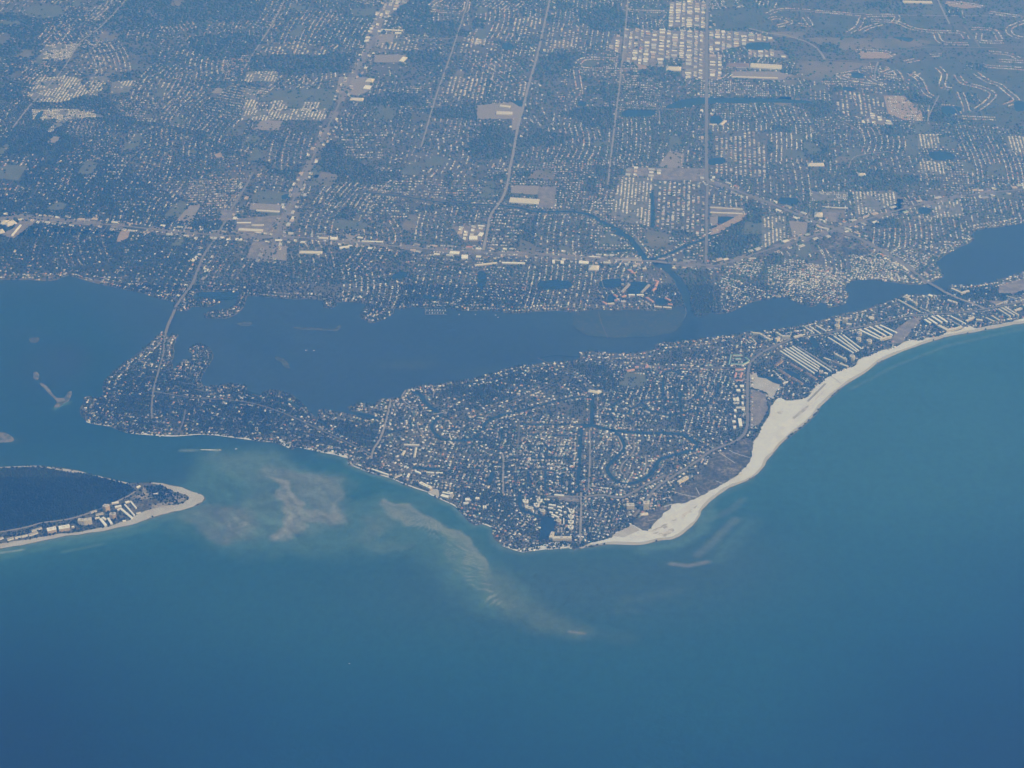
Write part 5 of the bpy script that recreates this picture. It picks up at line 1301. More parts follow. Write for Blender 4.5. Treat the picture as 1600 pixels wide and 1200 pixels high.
# far estates strung along curving lanes
LANES = [[(1200, 22), (1225, 15), (1300, 20), (1347, 24)], [(1347, 28), (1340, 42), (1325, 52)], [(1355, 25), (1400, 25), (1395, 37)], [(1362, 32), (1400, 35), (1425, 45), (1462, 50), (1500, 51), (1510, 62)], [(1462, 53), (1472, 67), (1512, 69)], [(1375, 38), (1355, 44), (1345, 50)], [(1337, 80), (1380, 81), (1398, 89)],
         [(1517, 45), (1550, 47), (1562, 62)], [(1530, 52), (1532, 65), (1567, 66)], [(1605, 33), (1580, 42), (1576, 50), (1585, 57), (1605, 61)], [(1480, 7), (1500, 5), (1535, 11)], [(1547, 20), (1575, 24), (1600, 27)], [(1377, 115), (1397, 110), (1407, 125)], [(1382, 118), (1402, 120)], [(1422, 115), (1437, 126), (1446, 145), (1458, 152)], [(1425, 120), (1433, 114)],
         [(1465, 106), (1475, 117), (1472, 135), (1488, 140)], [(1495, 118), (1505, 130), (1532, 137), (1551, 147), (1542, 160), (1525, 172)], [(1525, 115), (1542, 127), (1560, 133), (1575, 145), (1588, 157), (1570, 165)], [(1500, 145), (1507, 162), (1510, 175)], [(1505, 184), (1557, 186)], [(1545, 82), (1575, 85), (1592, 92)], [(1562, 95), (1600, 97)], [(1415, 97), (1434, 93)], [(1455, 87), (1474, 86)],
         [(1308, 118), (1345, 112), (1360, 125), (1382, 134)], [(1285, 130), (1330, 130), (1382, 135)], [(1310, 118), (1325, 124), (1350, 127)], [(1200, 31), (1215, 28), (1235, 35), (1212, 42)], [(1258, 28), (1265, 40), (1245, 38)], [(1530, 120), (1540, 125)], [(1540, 104), (1600, 108)],
         [(1337, 150), (1342, 165)], [(1472, 166), (1490, 168), (1498, 180)],
         [(672, 10), (682, 2), (700, -2)], [(675, 17), (700, 19), (725, 19), (730, 3)], [(685, 8), (700, 12), (715, 12)], [(903, 100), (915, 92), (965, 93)], [(905, 105), (918, 108), (1000, 110)], [(900, 110), (905, 140)], [(975, 6), (980, 16), (1040, 19)]]
for ln in LANES:
    w = catmull(PP(ln), 4, closed=False)
    paint_line(HOUSE, w, 90, 1.0)
    along(w, 26, 21, 'warm', .93, rad=0, jit=1, wmin=14, wmax=22)
    paint_line(HOUSE, w, 100, 0.0); paint_line(TREE, w, 70, .12)
    sheet('lane', strip_quads(w, 9), 4.0, M_street)

# rows of mobile homes / dense pale parks: polygon, row direction ('E' or 'S'), roof palette
PARKS = [([(57, 92), (72, 71), (130, 68), (105, 93)], 'S'), ([(50, 172), (110, 170), (152, 178), (165, 183), (110, 187), (80, 207), (72, 207), (90, 187), (50, 187)], 'S'), ([(45, 150), (60, 120), (120, 120), (140, 145), (100, 160), (55, 160)], 'E'), ([(968, 278), (1022, 278), (1017, 354), (965, 345), (955, 335)], 'E'),
         ([(1024, 282), (1098, 286), (1100, 368), (1060, 360), (1024, 352)], 'E'), ([(1190, 340), (1228, 338), (1228, 372), (1190, 389)], 'E'), ([(1332, 300), (1400, 298), (1402, 318), (1370, 330), (1337, 338)], 'E'), ([(1455, 320), (1500, 312), (1506, 338), (1460, 341)], 'E'), ([(1425, 337), (1460, 338), (1460, 344), (1425, 342)], 'E'),
         ([(1265, 300), (1325, 300), (1325, 314), (1267, 315)], 'S'), ([(1572, 213), (1602, 213), (1602, 240), (1577, 238)], 'E'), ([(1433, 210), (1465, 210), (1470, 232), (1435, 232)], 'E'), ([(1433, 253), (1477, 253), (1479, 275), (1435, 271)], 'E'), ([(1385, 148), (1412, 150), (1440, 175), (1440, 190), (1412, 188), (1390, 178)], 'S'),
         ([(385, 112), (435, 112), (430, 128), (382, 128)], 'E'), ([(385, 140), (405, 140), (398, 172), (380, 172)], 'E'), ([(380, 172), (512, 170), (506, 188), (376, 188)], 'E'), ([(425, 158), (450, 158), (450, 172), (420, 172)], 'E'), ([(472, 160), (500, 160), (498, 174), (470, 174)], 'E'),
         ([(585, 68), (655, 62), (650, 80), (582, 78)], 'E'), ([(400, 70), (520, 70), (510, 86), (410, 86)], 'E'), ([(175, 128), (212, 126), (200, 146), (172, 146)], 'E'), ([(140, 120), (172, 118), (152, 150), (138, 150)], 'E'), ([(720, 58), (778, 62), (772, 84), (716, 82)], 'E'), ([(800, 132), (826, 130), (820, 152), (800, 154)], 'E'),
         ([(800, 28), (848, 26), (842, 54), (800, 54)], 'E'), ([(852, 44), (905, 44), (907, 72), (848, 78)], 'E'), ([(1115, 205), (1200, 205), (1198, 278), (1112, 270)], 'E'), ([(1122, 130), (1200, 130), (1205, 152), (1122, 152)], 'S'), ([(1300, 145), (1380, 135), (1382, 170), (1330, 185), (1305, 170)], 'E'), ([(700, 120), (760, 122), (755, 155), (690, 150)], 'E'),
         ([(960, 160), (1030, 158), (1100, 168), (1030, 170)], 'S')]
WARM_P = {4, 13, 19, 20, 23, 24, 25, 26, 27, 28, 29, 30, 31}
for pi_, (q, dr) in enumerate(PARKS):
    w = PP(q)
    A = np.array(w)
    e = {'E': GE, 'S': GS, 'D': np.array((math.cos(-.62), math.sin(-.62))), 'D2': np.array((math.cos(-.9), math.sin(-.9)))}[dr]
    s = np.array((e[1], -e[0]))
    c = A.mean(0)
    ue, us = (A - c) @ e, (A - c) @ s
    sl, M = poly_mask(w)
    full = np.zeros((1, 1))
    base = np.zeros_like(LAND); base[sl] = M
    row, step = (30, 15) if pi_ not in WARM_P else (40, 18)
    if dr in ('D', 'D2'):
        row, step = 42, 20
    a = us.min()
    pal_i = lambda: pick((52, 26, 12, 5, 1, 2, 1, 1)) if pi_ not in WARM_P else pick((28, 22, 14, 22, 6, 4, 2, 2))
    while a < us.max():
        b = ue.min() + R.uniform(0, 8)
        while b < ue.max():
            p = c + e * b + s * (a + R.uniform(-2, 2))
            if float(fnoise(np.array([p[0]]), np.array([p[1]]), 110, 57, 2)[0]) < .33 + .08 * R.random():
                b += step; continue
            r_, c_ = cell(p[0], p[1])
            if base[r_, c_] and LAND[r_, c_] and not BLOCK[r_, c_] and R.random() < (.9 if pi_ not in WARM_P else .72):
                ang = math.atan2(s[1], s[0])
                ZM.append((p[0], p[1], ang + R.uniform(-.04, .04), R.uniform(12, 20) if row == 30 else R.uniform(18, 24), step * R.uniform(.55, .75), R.uniform(3.6, 4.4), pal_i()))
            b += step + (R.random() < .06) * 18
        a += row
    HOUSE[base] = 0; TREE[base] = .14 if pi_ not in WARM_P else .5
    BUILT[base] = True
    if pi_ not in WARM_P: LOTM.setdefault('park', []).append(w)
sheet('mobile_home_park_ground', LOTM['park'], 2.6, material('park_asphalt', (.19, .185, .18), noise=[(.02, (.13, .14, .11), .45, .6)]))

# industrial districts
IND = [([(975, 45), (1102, 50), (1102, 125), (1066, 122), (1066, 92), (1036, 92), (1036, 105), (973, 98)], 'S'), ([(1045, 3), (1100, 3), (1100, 45), (1045, 42)], 'S'), ([(1107, 47), (1165, 50), (1200, 57), (1215, 66), (1200, 68), (1167, 70), (1108, 84)], 'E'), ([(960, 55), (973, 57), (970, 85), (950, 75)], 'S'), ([(1107, 84), (1128, 86), (1126, 125), (1107, 125)], 'S'), ([(735, 62), (758, 62), (756, 70), (735, 70)], 'S'),
       ([(640, 0), (600, 30), (590, 60), (575, 80), (570, 60), (590, 20), (615, -10)], 'E'), ([(980, 262), (1030, 265), (1030, 276), (975, 276)], 'S'), ([(1168, 78), (1222, 80), (1235, 92), (1168, 90)], 'S'), ([(1360, 176), (1395, 190), (1390, 196), (1345, 192)], 'S'), ([(705, 355), (760, 350), (752, 378), (725, 378)], 'S')]
for q, dr in IND:
    w = PP(q)
    A = np.array(w)
    c = A.mean(0)
    ue, us = (A - c) @ GE, (A - c) @ GS
    sl, M = poly_mask(w)
    base = np.zeros_like(LAND); base[sl] = M
    a = us.min()
    while a < us.max():
        cw = R.uniform(38, 80)
        b = ue.min()
        while b < ue.max():
            cd = R.uniform(35, 85)
            p = c + GS * (a + cw / 2) + GE * (b + cd / 2)
            r_, c_ = cell(p[0], p[1])
            if base[r_, c_] and not BLOCK[r_, c_] and R.random() < .82:
                ZC.append((p[0], p[1], math.atan2(GS[1], GS[0]), cw * R.uniform(.5, .8), cd * R.uniform(.45, .75), R.uniform(6, 9), pick((46, 26, 10, 12, 1, 2, 1, 2))))
            b += cd
        a += cw
    HOUSE[base] = 0; TREE[base] = .04; BUILT[base] = True
    LOTM.setdefault('ind', []).append(w)
sheet('industrial_yard', LOTM['ind'], 2.9, M_lot)

# commercial frontages along the big roads
CORR = [(ROADS[0][3], 55, .62), (ROADS[1][3], 50, .58), (ROADS[4][3], 48, .3), (ROADS[6][3], 45, .5), (ROADS[7][3], 48, .22), (ROADS[2][3], 45, .15)]
ground = []
for line_px, off, keep in CORR:
    line = catmull([p for p in PP(line_px)], 4, closed=False)
    ground.append((line, off, keep))
    if keep > .4:
        for q in strip_quads(line, off * 2.6):
            paint(TREE, q, .30)
    L = [np.array(p, float) for p in line]
    for i in range(len(L) - 1):
        d = L[i + 1] - L[i]; n = np.linalg.norm(d); d /= n
        nr = np.array((-d[1], d[0]))
        for sd in (1, -1):
            t = R.uniform(0, 30)
            while t < n:
                ww = R.uniform(22, 70)
                if R.random() < keep:
                    dd = R.uniform(16, 32)
                    p = L[i] + d * (t + ww / 2) + nr * sd * (off + R.uniform(-14, 26))
                    if LAND[cell(*p)] and free(p[0], p[1], 16):
                        mark(p[0], p[1], max(16, ww * .35))
                        ZC.append((p[0], p[1], math.atan2(d[1], d[0]), ww * .85, dd, R.uniform(5, 8), pick((24, 26, 20, 18, 3, 5, 1, 3))))
                t += ww + R.uniform(5, 45)
qs = []
for line, off, keep in ground:
    if keep > .4:
        for q in strip_quads(line, off * 2.4):
            mid = np.mean(q, 0)
            if LAND[cell(*mid)] and not MAINM[cell(*mid)] == False:
                qs.append(q)
for k_, (line, off, keep) in enumerate(ground):
    if keep > .4:
        sheet('commercial_frontage', [q for q in strip_quads(line, off * 1.5) if LAND[cell(*np.mean(q, 0))] and R.random() < .72], 3.30 + .06 * k_, M_lot)
STREETS = []
# island: houses along canals, bay shores, roads, then the blocks between
for line, w_ in CANALS:
    if w_ < 60:
        along(line, w_ / 2 + 22, 21, 'isle', .9, rad=8)
along(w_line, 60, 26, 'grey', .7)
for line_px, pal, keep in [(SIESTA[64:108], 'isle', .9), (SIESTA[108:], 'isle', .9), (SIESTA[:32], 'isle', .85), (MAIN_SHORE[3:20], 'warm', .8), (MAIN_SHORE[20:70], 'mix', .8), (MAIN_SHORE[100:], 'mix', .85)]:
    w = catmull(PP(line_px), 5, closed=False)
    for off in (28, 75):
        along(w, off, 24, pal, keep, rad=8, wmin=14, wmax=24)
for name, w_, mat_, line_px in ROADS:
    if 'island' in name or name in ('beach_road', 'village_street'):
        along(catmull(PP(line_px), 4, closed=False), w_ / 2 + 20, 20, 'isle', .75)


GRIDB = None


def blocks(mask_poly, bw, bh, e, pal_list, keep_lo, keep_hi, spacing, lot, seed, streets=True, dirs=(.75,)):
    """Patchwork of blocks; each has its own street direction, density and roof mix."""
    A = np.array(mask_poly)
    s = np.array((e[1], -e[0]))
    c = A.mean(0)
    ue, us = (A - c) @ e, (A - c) @ s
    sl, M = poly_mask(mask_poly)
    base = np.zeros_like(LAND); base[sl] = M
    base &= LAND
    rr = random.Random(seed)
    a = us.min()
    while a < us.max():
        b = ue.min() + rr.uniform(-bh, 0)
        w_ = bw * rr.uniform(.8, 1.25)
        while b < ue.max():
            h_ = bh * rr.uniform(.7, 1.4)
            along_e = rr.random() < dirs[0]
            dir_e, dir_s = (e, s) if along_e else (s, e)
            len_e, len_s = (h_, w_) if along_e else (w_, h_)
            o = c + s * a + e * b
            tw = rr.gauss(0, .035) + (rr.choice((-.3, .25, .5)) if rr.random() < .14 else 0)
            ct_, st_ = math.cos(tw), math.sin(tw)
            dir_e = np.array((dir_e[0] * ct_ - dir_e[1] * st_, dir_e[0] * st_ + dir_e[1] * ct_)); dir_s = np.array((dir_e[1], -dir_e[0])) * (1 if np.dot((dir_e[1], -dir_e[0]), dir_s) > 0 else -1)
            bend = rr.gauss(0, .00035)
            sp = rr.uniform(*spacing); lt = rr.uniform(*lot)
            pal = rr.choice(pal_list); kp = rr.uniform(keep_lo, keep_hi)
            if rr.random() < .12: kp *= .3
            q = sp / 2
            while q < len_s:
                t = 8
                run = []
                while t < len_e:
                    p = o + dir_e * t + dir_s * (q + bend * (t - len_e / 2) ** 2)
                    r_, c_ = cell(*p)
                    inside = X0 < p[0] < X1 and Y0 < p[1] < Y1 and base[r_, c_] and HOUSE[r_, c_] > .1 and not BLOCK[r_, c_]
                    if inside:
                        run.append(p)
                        for sd in (1, -1):
                            if R.random() < kp * HOUSE[r_, c_]:
                                g = p + dir_s * sd * (sp * .24) + dir_e * R.uniform(-2, 2)
                                add_house(g[0], g[1], math.atan2(dir_e[1], dir_e[0]), pal, rad=0)
                    if (not inside or t + lt >= len_e) and len(run) > 2:
                        STREETS.append((run[0], run[-1], 7))
                        run = []
                    elif not inside:
                        run = []
                    t += lt
                q += sp
            b += h_
        a += w_


diag = np.array((math.cos(-.62), math.sin(-.62)))
for k_, q in enumerate([[(1125, 430), (1200, 400), (1290, 415), (1327, 440), (1326, 458), (1320, 476), (1255, 476), (1230, 465), (1171, 472), (1128, 489)], [(1330, 395), (1450, 380), (1520, 370), (1470, 410), (1470, 435), (1400, 440), (1327, 438)]]):
    w = PP(q)
    blocks(w, 500, 500, diag, ['isle', 'bright'] if k_ == 0 else ['grey', 'isle', 'bright'], .7, .95, (54, 62), (19, 22), 40 + k_, dirs=(1,))
w = PP([(1168, 522), (1190, 524), (1198, 543), (1180, 550), (1158, 535)])
blocks(w, 300, 300, np.array((math.cos(-.9), math.sin(-.9))), ['warm'], .9, 1, (48, 52), (17, 19), 44, dirs=(1,))
grid = PP([(800, 664), (905, 664), (905, 768), (795, 768)])
blocks(grid, 400, 400, GE, ['isle'], .9, .95, (80, 90), (20, 21), 5, dirs=(0,))
blocks([(p[0], p[1]) for p in siesta], 230, 260, np.array((math.sin(.25), math.cos(.25))), ['isle', 'isle', 'mix'], .5, .85, (62, 80), (21, 27), 6, dirs=(.5,))
blocks(MAIN_R, 420, 640, GE, ['mix', 'mix', 'bright', 'grey', 'warm'], .35, .92, (78, 108), (17, 25), 8, dirs=(.78,))
NEARZ = 0
print('houses', len(ZH), 'mobile', len(ZM), 'commercial', len(ZC), 'streets', len(STREETS))
sheet('street_network', [q for a, b, w_ in STREETS for q in strip_quads([a, b], w_)], 3.95, M_street)


# thin out what the crowns of the leafy shore districts hide
def leafy(x, y):
    px, py = pix(x, y)
    return float(.55 * np.exp(-(((px - 330) / 240) ** 2 + ((py - 640) / 75) ** 2) ** 2) + np.exp(-(((px - 40) / 260) ** 2 + ((py - 340) / 120) ** 2)) * .62 + np.exp(-(((px - 500) / 260) ** 2 + ((py - 440) / 40) ** 2)) * .25)


hx, hy = np.array([h[0] for h in ZH]), np.array([h[1] for h in ZH])
thin = np.clip(2.1 * fnoise(hx, hy, 260, 91, 3) - .18, .12, 1.0) * np.clip(1.9 * fnoise(hx, hy, 900, 95, 2) - .1, .35, 1)
hpx, hpy = pix(hx, hy)
thin = np.where(hy > 12650, np.clip(thin * 1.1 + .30 + .25 * (hpx > 850), 0, 1), np.clip(thin + .30, 0, 1))
ZH = [h for h, t_ in zip(ZH, thin) if R.random() > leafy(h[0], h[1]) and R.random() < t_]


def retone(h):
    """Roofs are whiter in the southern districts, duller under the trees of the northern ones."""
    px, py = pix(h[0], h[1])
    i = int(h[6])
    if py < 560 and px > 560 and i in (2, 5, 7, 6) and R.random() < min(.5, (px - 560) / 1100):
        i = 0 if R.random() < .55 else 1
    elif px < 480 and i in (0, 1) and R.random() < .45:
        i = 2 if R.random() < .6 else 5
    elif py > 560 and px > 600 and i in (2, 5, 7) and R.random() < .22:
        i = 0
    return h[:6] + (i,)


ZH = [retone(h) for h in ZH]


def pads(name, src, size, dist, mat_, z, keep, seed):
    rng = np.random.default_rng(seed)
    A = np.array([h for h in src if rng.random() < keep])
    n = len(A)
    an = A[:, 2] + rng.choice([0, 1.5708, 3.1416, -1.5708], n)
    X, Y = A[:, 0] + np.cos(an) * dist, A[:, 1] + np.sin(an) * dist
    r, c = cell(X, Y)
    ok = LAND[r, c] & ~BLOCK[r, c]
    X, Y, an, n = X[ok], Y[ok], an[ok], int(ok.sum())
    scl = np.stack([rng.uniform(.7, 1.3, n) * size[0], rng.uniform(.7, 1.3, n) * size[1], np.ones(n)], 1)
    me = batch_mesh(name, [(-.5, -.5, 0), (.5, -.5, 0), (.5, .5, 0), (-.5, .5, 0)], [(0, 1, 2, 3)], np.stack([X, Y, z + rng.uniform(0, .25, n)], 1), an, scl)
    me.materials.append(mat_)
    o = bpy.data.objects.new(name, me); link(o); o['kind'] = 'stuff'


pads('driveways', ZH, (16, 6), 13, M_conc, 4.3, .8, 1)
pads('swimming_pools', [h for h in ZH if h[1] < 12800], (9, 5), 14, M_tealw, 4.6, .22, 2)
pads('bare_yards', ZH, (17, 13), 16, material('dry_lawn', (.20, .185, .155)), 2.7, .55, 3)

# ------------------------------------------------------------------ make the buildings: the largest in view singly, the rest joined
def tri_colors(arr, walls, nwall, nroof):
    n = len(arr)
    fc = np.zeros((n, nwall + nroof, 3))
    rc = RCOL[[int(a[6]) for a in arr]]
    rng = np.random.default_rng(5)
    v = rng.uniform(.82, 1.08, (n, 1))
    wc = np.array(walls)[rng.integers(0, len(walls), n)]
    fc[:, :nwall] = wc[:, None]
    fc[:, nwall:] = (rc * v)[:, None]
    return np.clip(fc, 0, .85)


WALLS = [(.60, .59, .55), (.67, .69, .71), (.50, .47, .42), (.58, .53, .48), (.63, .64, .63)]
M_tint = material('building_paint', (.5, .5, .5), attr='tint', rough=.8)


def mass(name, arr, tv, tf, nwall, z=2.0):
    A = np.array(arr, float)
    pos = np.stack([A[:, 0], A[:, 1], np.full(len(A), z)], 1)
    me = batch_mesh(name, tv, tf, pos, A[:, 2], A[:, 3:6], tri_colors(arr, WALLS, nwall, len(tf) - nwall))
    me.materials.append(M_tint)
    o = bpy.data.objects.new(name, me)
    link(o); o['kind'] = 'stuff'
    return o


def size_in_view(h):
    px, py = pix(h[0], h[1])
    if not (4 < px < 1596 and 4 < py < 1196):
        return 0
    depth = h[1] * CP + CAM_H * SP
    return math.sqrt(h[3] * h[4]) / depth


AREA = [('the dark lagoon', (855, 825)), ('the beach hotel', (880, 845)), ('the villa rings', (892, 812)), ('the tallest beach tower', (1010, 795)), ('the stepped cream block', (985, 795)), ('the dune scrub', (1040, 785)), ('the village street', (930, 777)), ('the island tip', (805, 850)), ('the cove beach', (755, 815)),
        ('the horseshoe villa', (742, 808)), ('the sand lot', (680, 770)), ('the curved canal loop', (970, 745)), ('the east canal bend', (1020, 740)), ('the canal grid', (860, 700)), ('the straight road to the beach', (908, 805)), ('the wide inland canal', (905, 740)), ('the pass shore', (600, 740)), ('the western shore road', (606, 650)),
        ('the mangrove bayou', (540, 680)), ('the western point', (150, 645)), ('the bridge foot', (262, 540)), ('the hooked finger of land', (318, 560)), ('the west shore flats', (350, 650)), ('the narrow bay bridge', (1460, 450)), ('the terrace rows', (1250, 560)), ('the slab by the scrub', (1070, 752)), ('the coral flats', (1155, 590)), ('the beach road bar', (1158, 655)),
        ('the inland canal fork', (1060, 625)), ('the school field', (990, 595)), ('the bay shore', (760, 600)), ('the small west cove', (470, 700)), ('the wooded point', (780, 835)), ('the trees by the lagoon', (820, 825)), ('the footpaths', (1100, 735)), ('the wiggling canal', (980, 700)), ('the north canal', (860, 640)), ('the beach sand', (1000, 835)), ('the long tree belt', (330, 205)), ('the creek', (960, 350)), ('the industrial district', (1050, 80)),
        ('the cream mall', (820, 312)), ('the far mall', (785, 175)), ('the left crossroads', (400, 370)), ('the highway fork', (1290, 360)), ('the creek bridge', (1030, 405)), ('the left edge stores', (15, 355)), ('the highway middle', (640, 388)), ('the straight avenue', (1105, 200)), ('the bend of the straight avenue', (1110, 285)), ('the bright trailer rows', (1365, 315)), ('the upright trailer park', (1000, 320)),
        ('the trailer triangle', (1480, 328)), ('the trailers by the woods', (1210, 360)), ('the far left trailer park', (95, 82)), ('the horseshoe trailer park', (90, 190)), ('the looped condos', (440, 180)), ('the left avenue', (520, 180)), ('the top left avenue', (590, 45)), ('the highway at far right', (1530, 300)), ('the highway right of centre', (880, 400)), ('the narrow avenue', (760, 370)), ('the diagonal avenue', (1380, 395)), ('the left bridge road', (330, 385))]
AW = [(n_, P(*p)) for n_, p in AREA]
ORD = ['nearest', 'second nearest', 'third nearest', 'fourth nearest', 'fifth nearest', 'sixth nearest', 'seventh nearest', 'eighth nearest', 'ninth nearest', 'tenth nearest', 'eleventh nearest', 'twelfth nearest']


TENS = ['thirteenth', 'fourteenth', 'fifteenth', 'sixteenth', 'seventeenth', 'eighteenth', 'nineteenth', 'twentieth'] + [f'{t_}-{u_}' for t_ in ('twenty', 'thirty', 'forty') for u_ in ('first', 'second', 'third', 'fourth', 'fifth', 'sixth', 'seventh', 'eighth', 'ninth')]
ORD += [t_ + ' nearest' for t_ in TENS]


def singles(arr, n, name, cat, group, shapes, noun, tall=None):
    order = sorted(range(len(arr)), key=lambda i: -size_in_view(arr[i]))
    sel = [arr[i] for i in order[:n]]
    rest = [arr[i] for i in order[n:]]
    items = []
    for h in sel:
        ds = [((h[0] - p[0]) ** 2 + (h[1] - p[1]) ** 2, n_, p) for n_, p in AW]
        d, n_, p = min(ds)
        dx, dy = h[0] - p[0], h[1] - p[1]
        side = ('right of' if dx > 0 else 'left of') if abs(dx) > abs(dy) else ('inland of' if dy > 0 else 'below')
        size = 'large' if h[3] * h[4] > (240 if cat == 'house' else 1200 if cat == 'shop' else 190) else 'small'
        items.append((h, (size, RNAMES[int(h[6])], side, n_), d))
    groups = {}
    for h, key, d in items:
        groups.setdefault(key, []).append((d, h))
    for key, lst in groups.items():
        lst.sort(key=lambda t: t[0])
        for i, (d, h) in enumerate(lst):
            size, roof, side, n_ = key
            if i < len(ORD):
                lab = f'{size} {roof} roofed {noun} {side} {n_}' + (f', {ORD[i]}' if len(lst) > 1 else '')
            else:
                lab = f'{size} {roof} roofed {noun} far {side} {n_} among its like'
            k = (name, int(h[6]), shapes[0][0] if len(shapes) == 1 else None)
            var = (int(abs(h[0] * 7 + h[1]) * 3)) % len(shapes)
            me = MESHES.get((name, int(h[6]), var))
            if me is None:
                tv, tf, nw = shapes[var]
                me = bpy.data.meshes.new(name)
                me.from_pydata(tv, [], tf)
                me.materials.append(WALLM[(int(h[6]) + var) % len(WALLM)])
                me.materials.append(ROOFM[int(h[6])])
                for j, pl in enumerate(me.polygons):
                    pl.material_index = 0 if j in nw else 1
                MESHES[(name, int(h[6]), var)] = me
            o = bpy.data.objects.new(name, me)
            link(o)
            o.location = (h[0], h[1], 2.0)
            o.rotation_euler = (0, 0, h[2])
            o.scale = (h[3], h[4], h[5])
            tag(o, lab, cat, group if i >= len(ORD) or True else None)
    return rest


MESHES = {}
WALLM = [material('house_wall_' + n_, c) for n_, c in zip(('cream', 'white', 'sand', 'peach', 'ivory'), WALLS)]
ROOFM = [material('house_roof_' + n_.replace(' ', '_'), tuple(c), noise=[(.12, .86, .4, .7)]) for n_, c in zip(RNAMES, RCOL)]
# L-shaped house: a main hip and a lower cross wing
LV = HOUSE_V + [(a * .42 - .22, b * .62 + .52 if False else b * .9 + .38, c * .86) for a, b, c in HOUSE_V]
LF = HOUSE_F + [tuple(i + 10 for i in f) for f in HOUSE_F]
LV2 = HOUSE_V + [(a * .36 + .26, b * .9 - .36, c * .84) for a, b, c in HOUSE_V]
shapes_h = [(HOUSE_V, HOUSE_F, {0, 1, 2, 3}), (LV, LF, {0, 1, 2, 3, 8, 9, 10, 11}), (LV2, LF, {0, 1, 2, 3, 8, 9, 10, 11})]
ZH = singles(ZH, 300, 'house', 'house', 'houses of the shore suburbs', shapes_h, 'house')
ZM = singles(ZM, 300, 'mobile_home', 'mobile home', 'mobile homes parked in rows', [(GAB_V, GAB_F, {0, 1, 2, 3})], 'mobile home')
ZC = singles(ZC, 300, 'shop_building', 'shop', 'shops and sheds along the main roads', [(BOX_V, BOX_F, {0, 1, 2, 3})], 'shop building')
mass('distant_houses', ZH, HOUSE_V, HOUSE_F, 4)
mass('distant_mobile_homes', ZM, GAB_V, GAB_F, 4)
if ZC:
    mass('distant_sheds', ZC, BOX_V, BOX_F, 4)

# the leafier districts towards the left have closed crowns between the houses
yy_, xx_ = np.meshgrid(Y0 + (np.arange(NY) + .5) * CELL, X0 + (np.arange(NX) + .5) * CELL, indexing='ij')
pxx, pyy = pix(xx_, yy_)
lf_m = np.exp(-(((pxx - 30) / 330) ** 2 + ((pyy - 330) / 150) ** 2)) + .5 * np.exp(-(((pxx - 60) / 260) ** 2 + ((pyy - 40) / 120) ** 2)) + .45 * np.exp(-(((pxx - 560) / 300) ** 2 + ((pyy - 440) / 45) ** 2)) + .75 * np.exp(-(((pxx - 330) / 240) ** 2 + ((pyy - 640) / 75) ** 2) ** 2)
gap = (TREE > .3) & (TREE < .9)
TREE = np.where(gap, np.clip(TREE + .45 * lf_m, 0, .89), TREE).astype(np.float32)
LEAFM = lf_m

# ------------------------------------------------------------------ tree crowns
for h in ZH + ZC + ZM:
    pass
OCC = BUILT.copy()


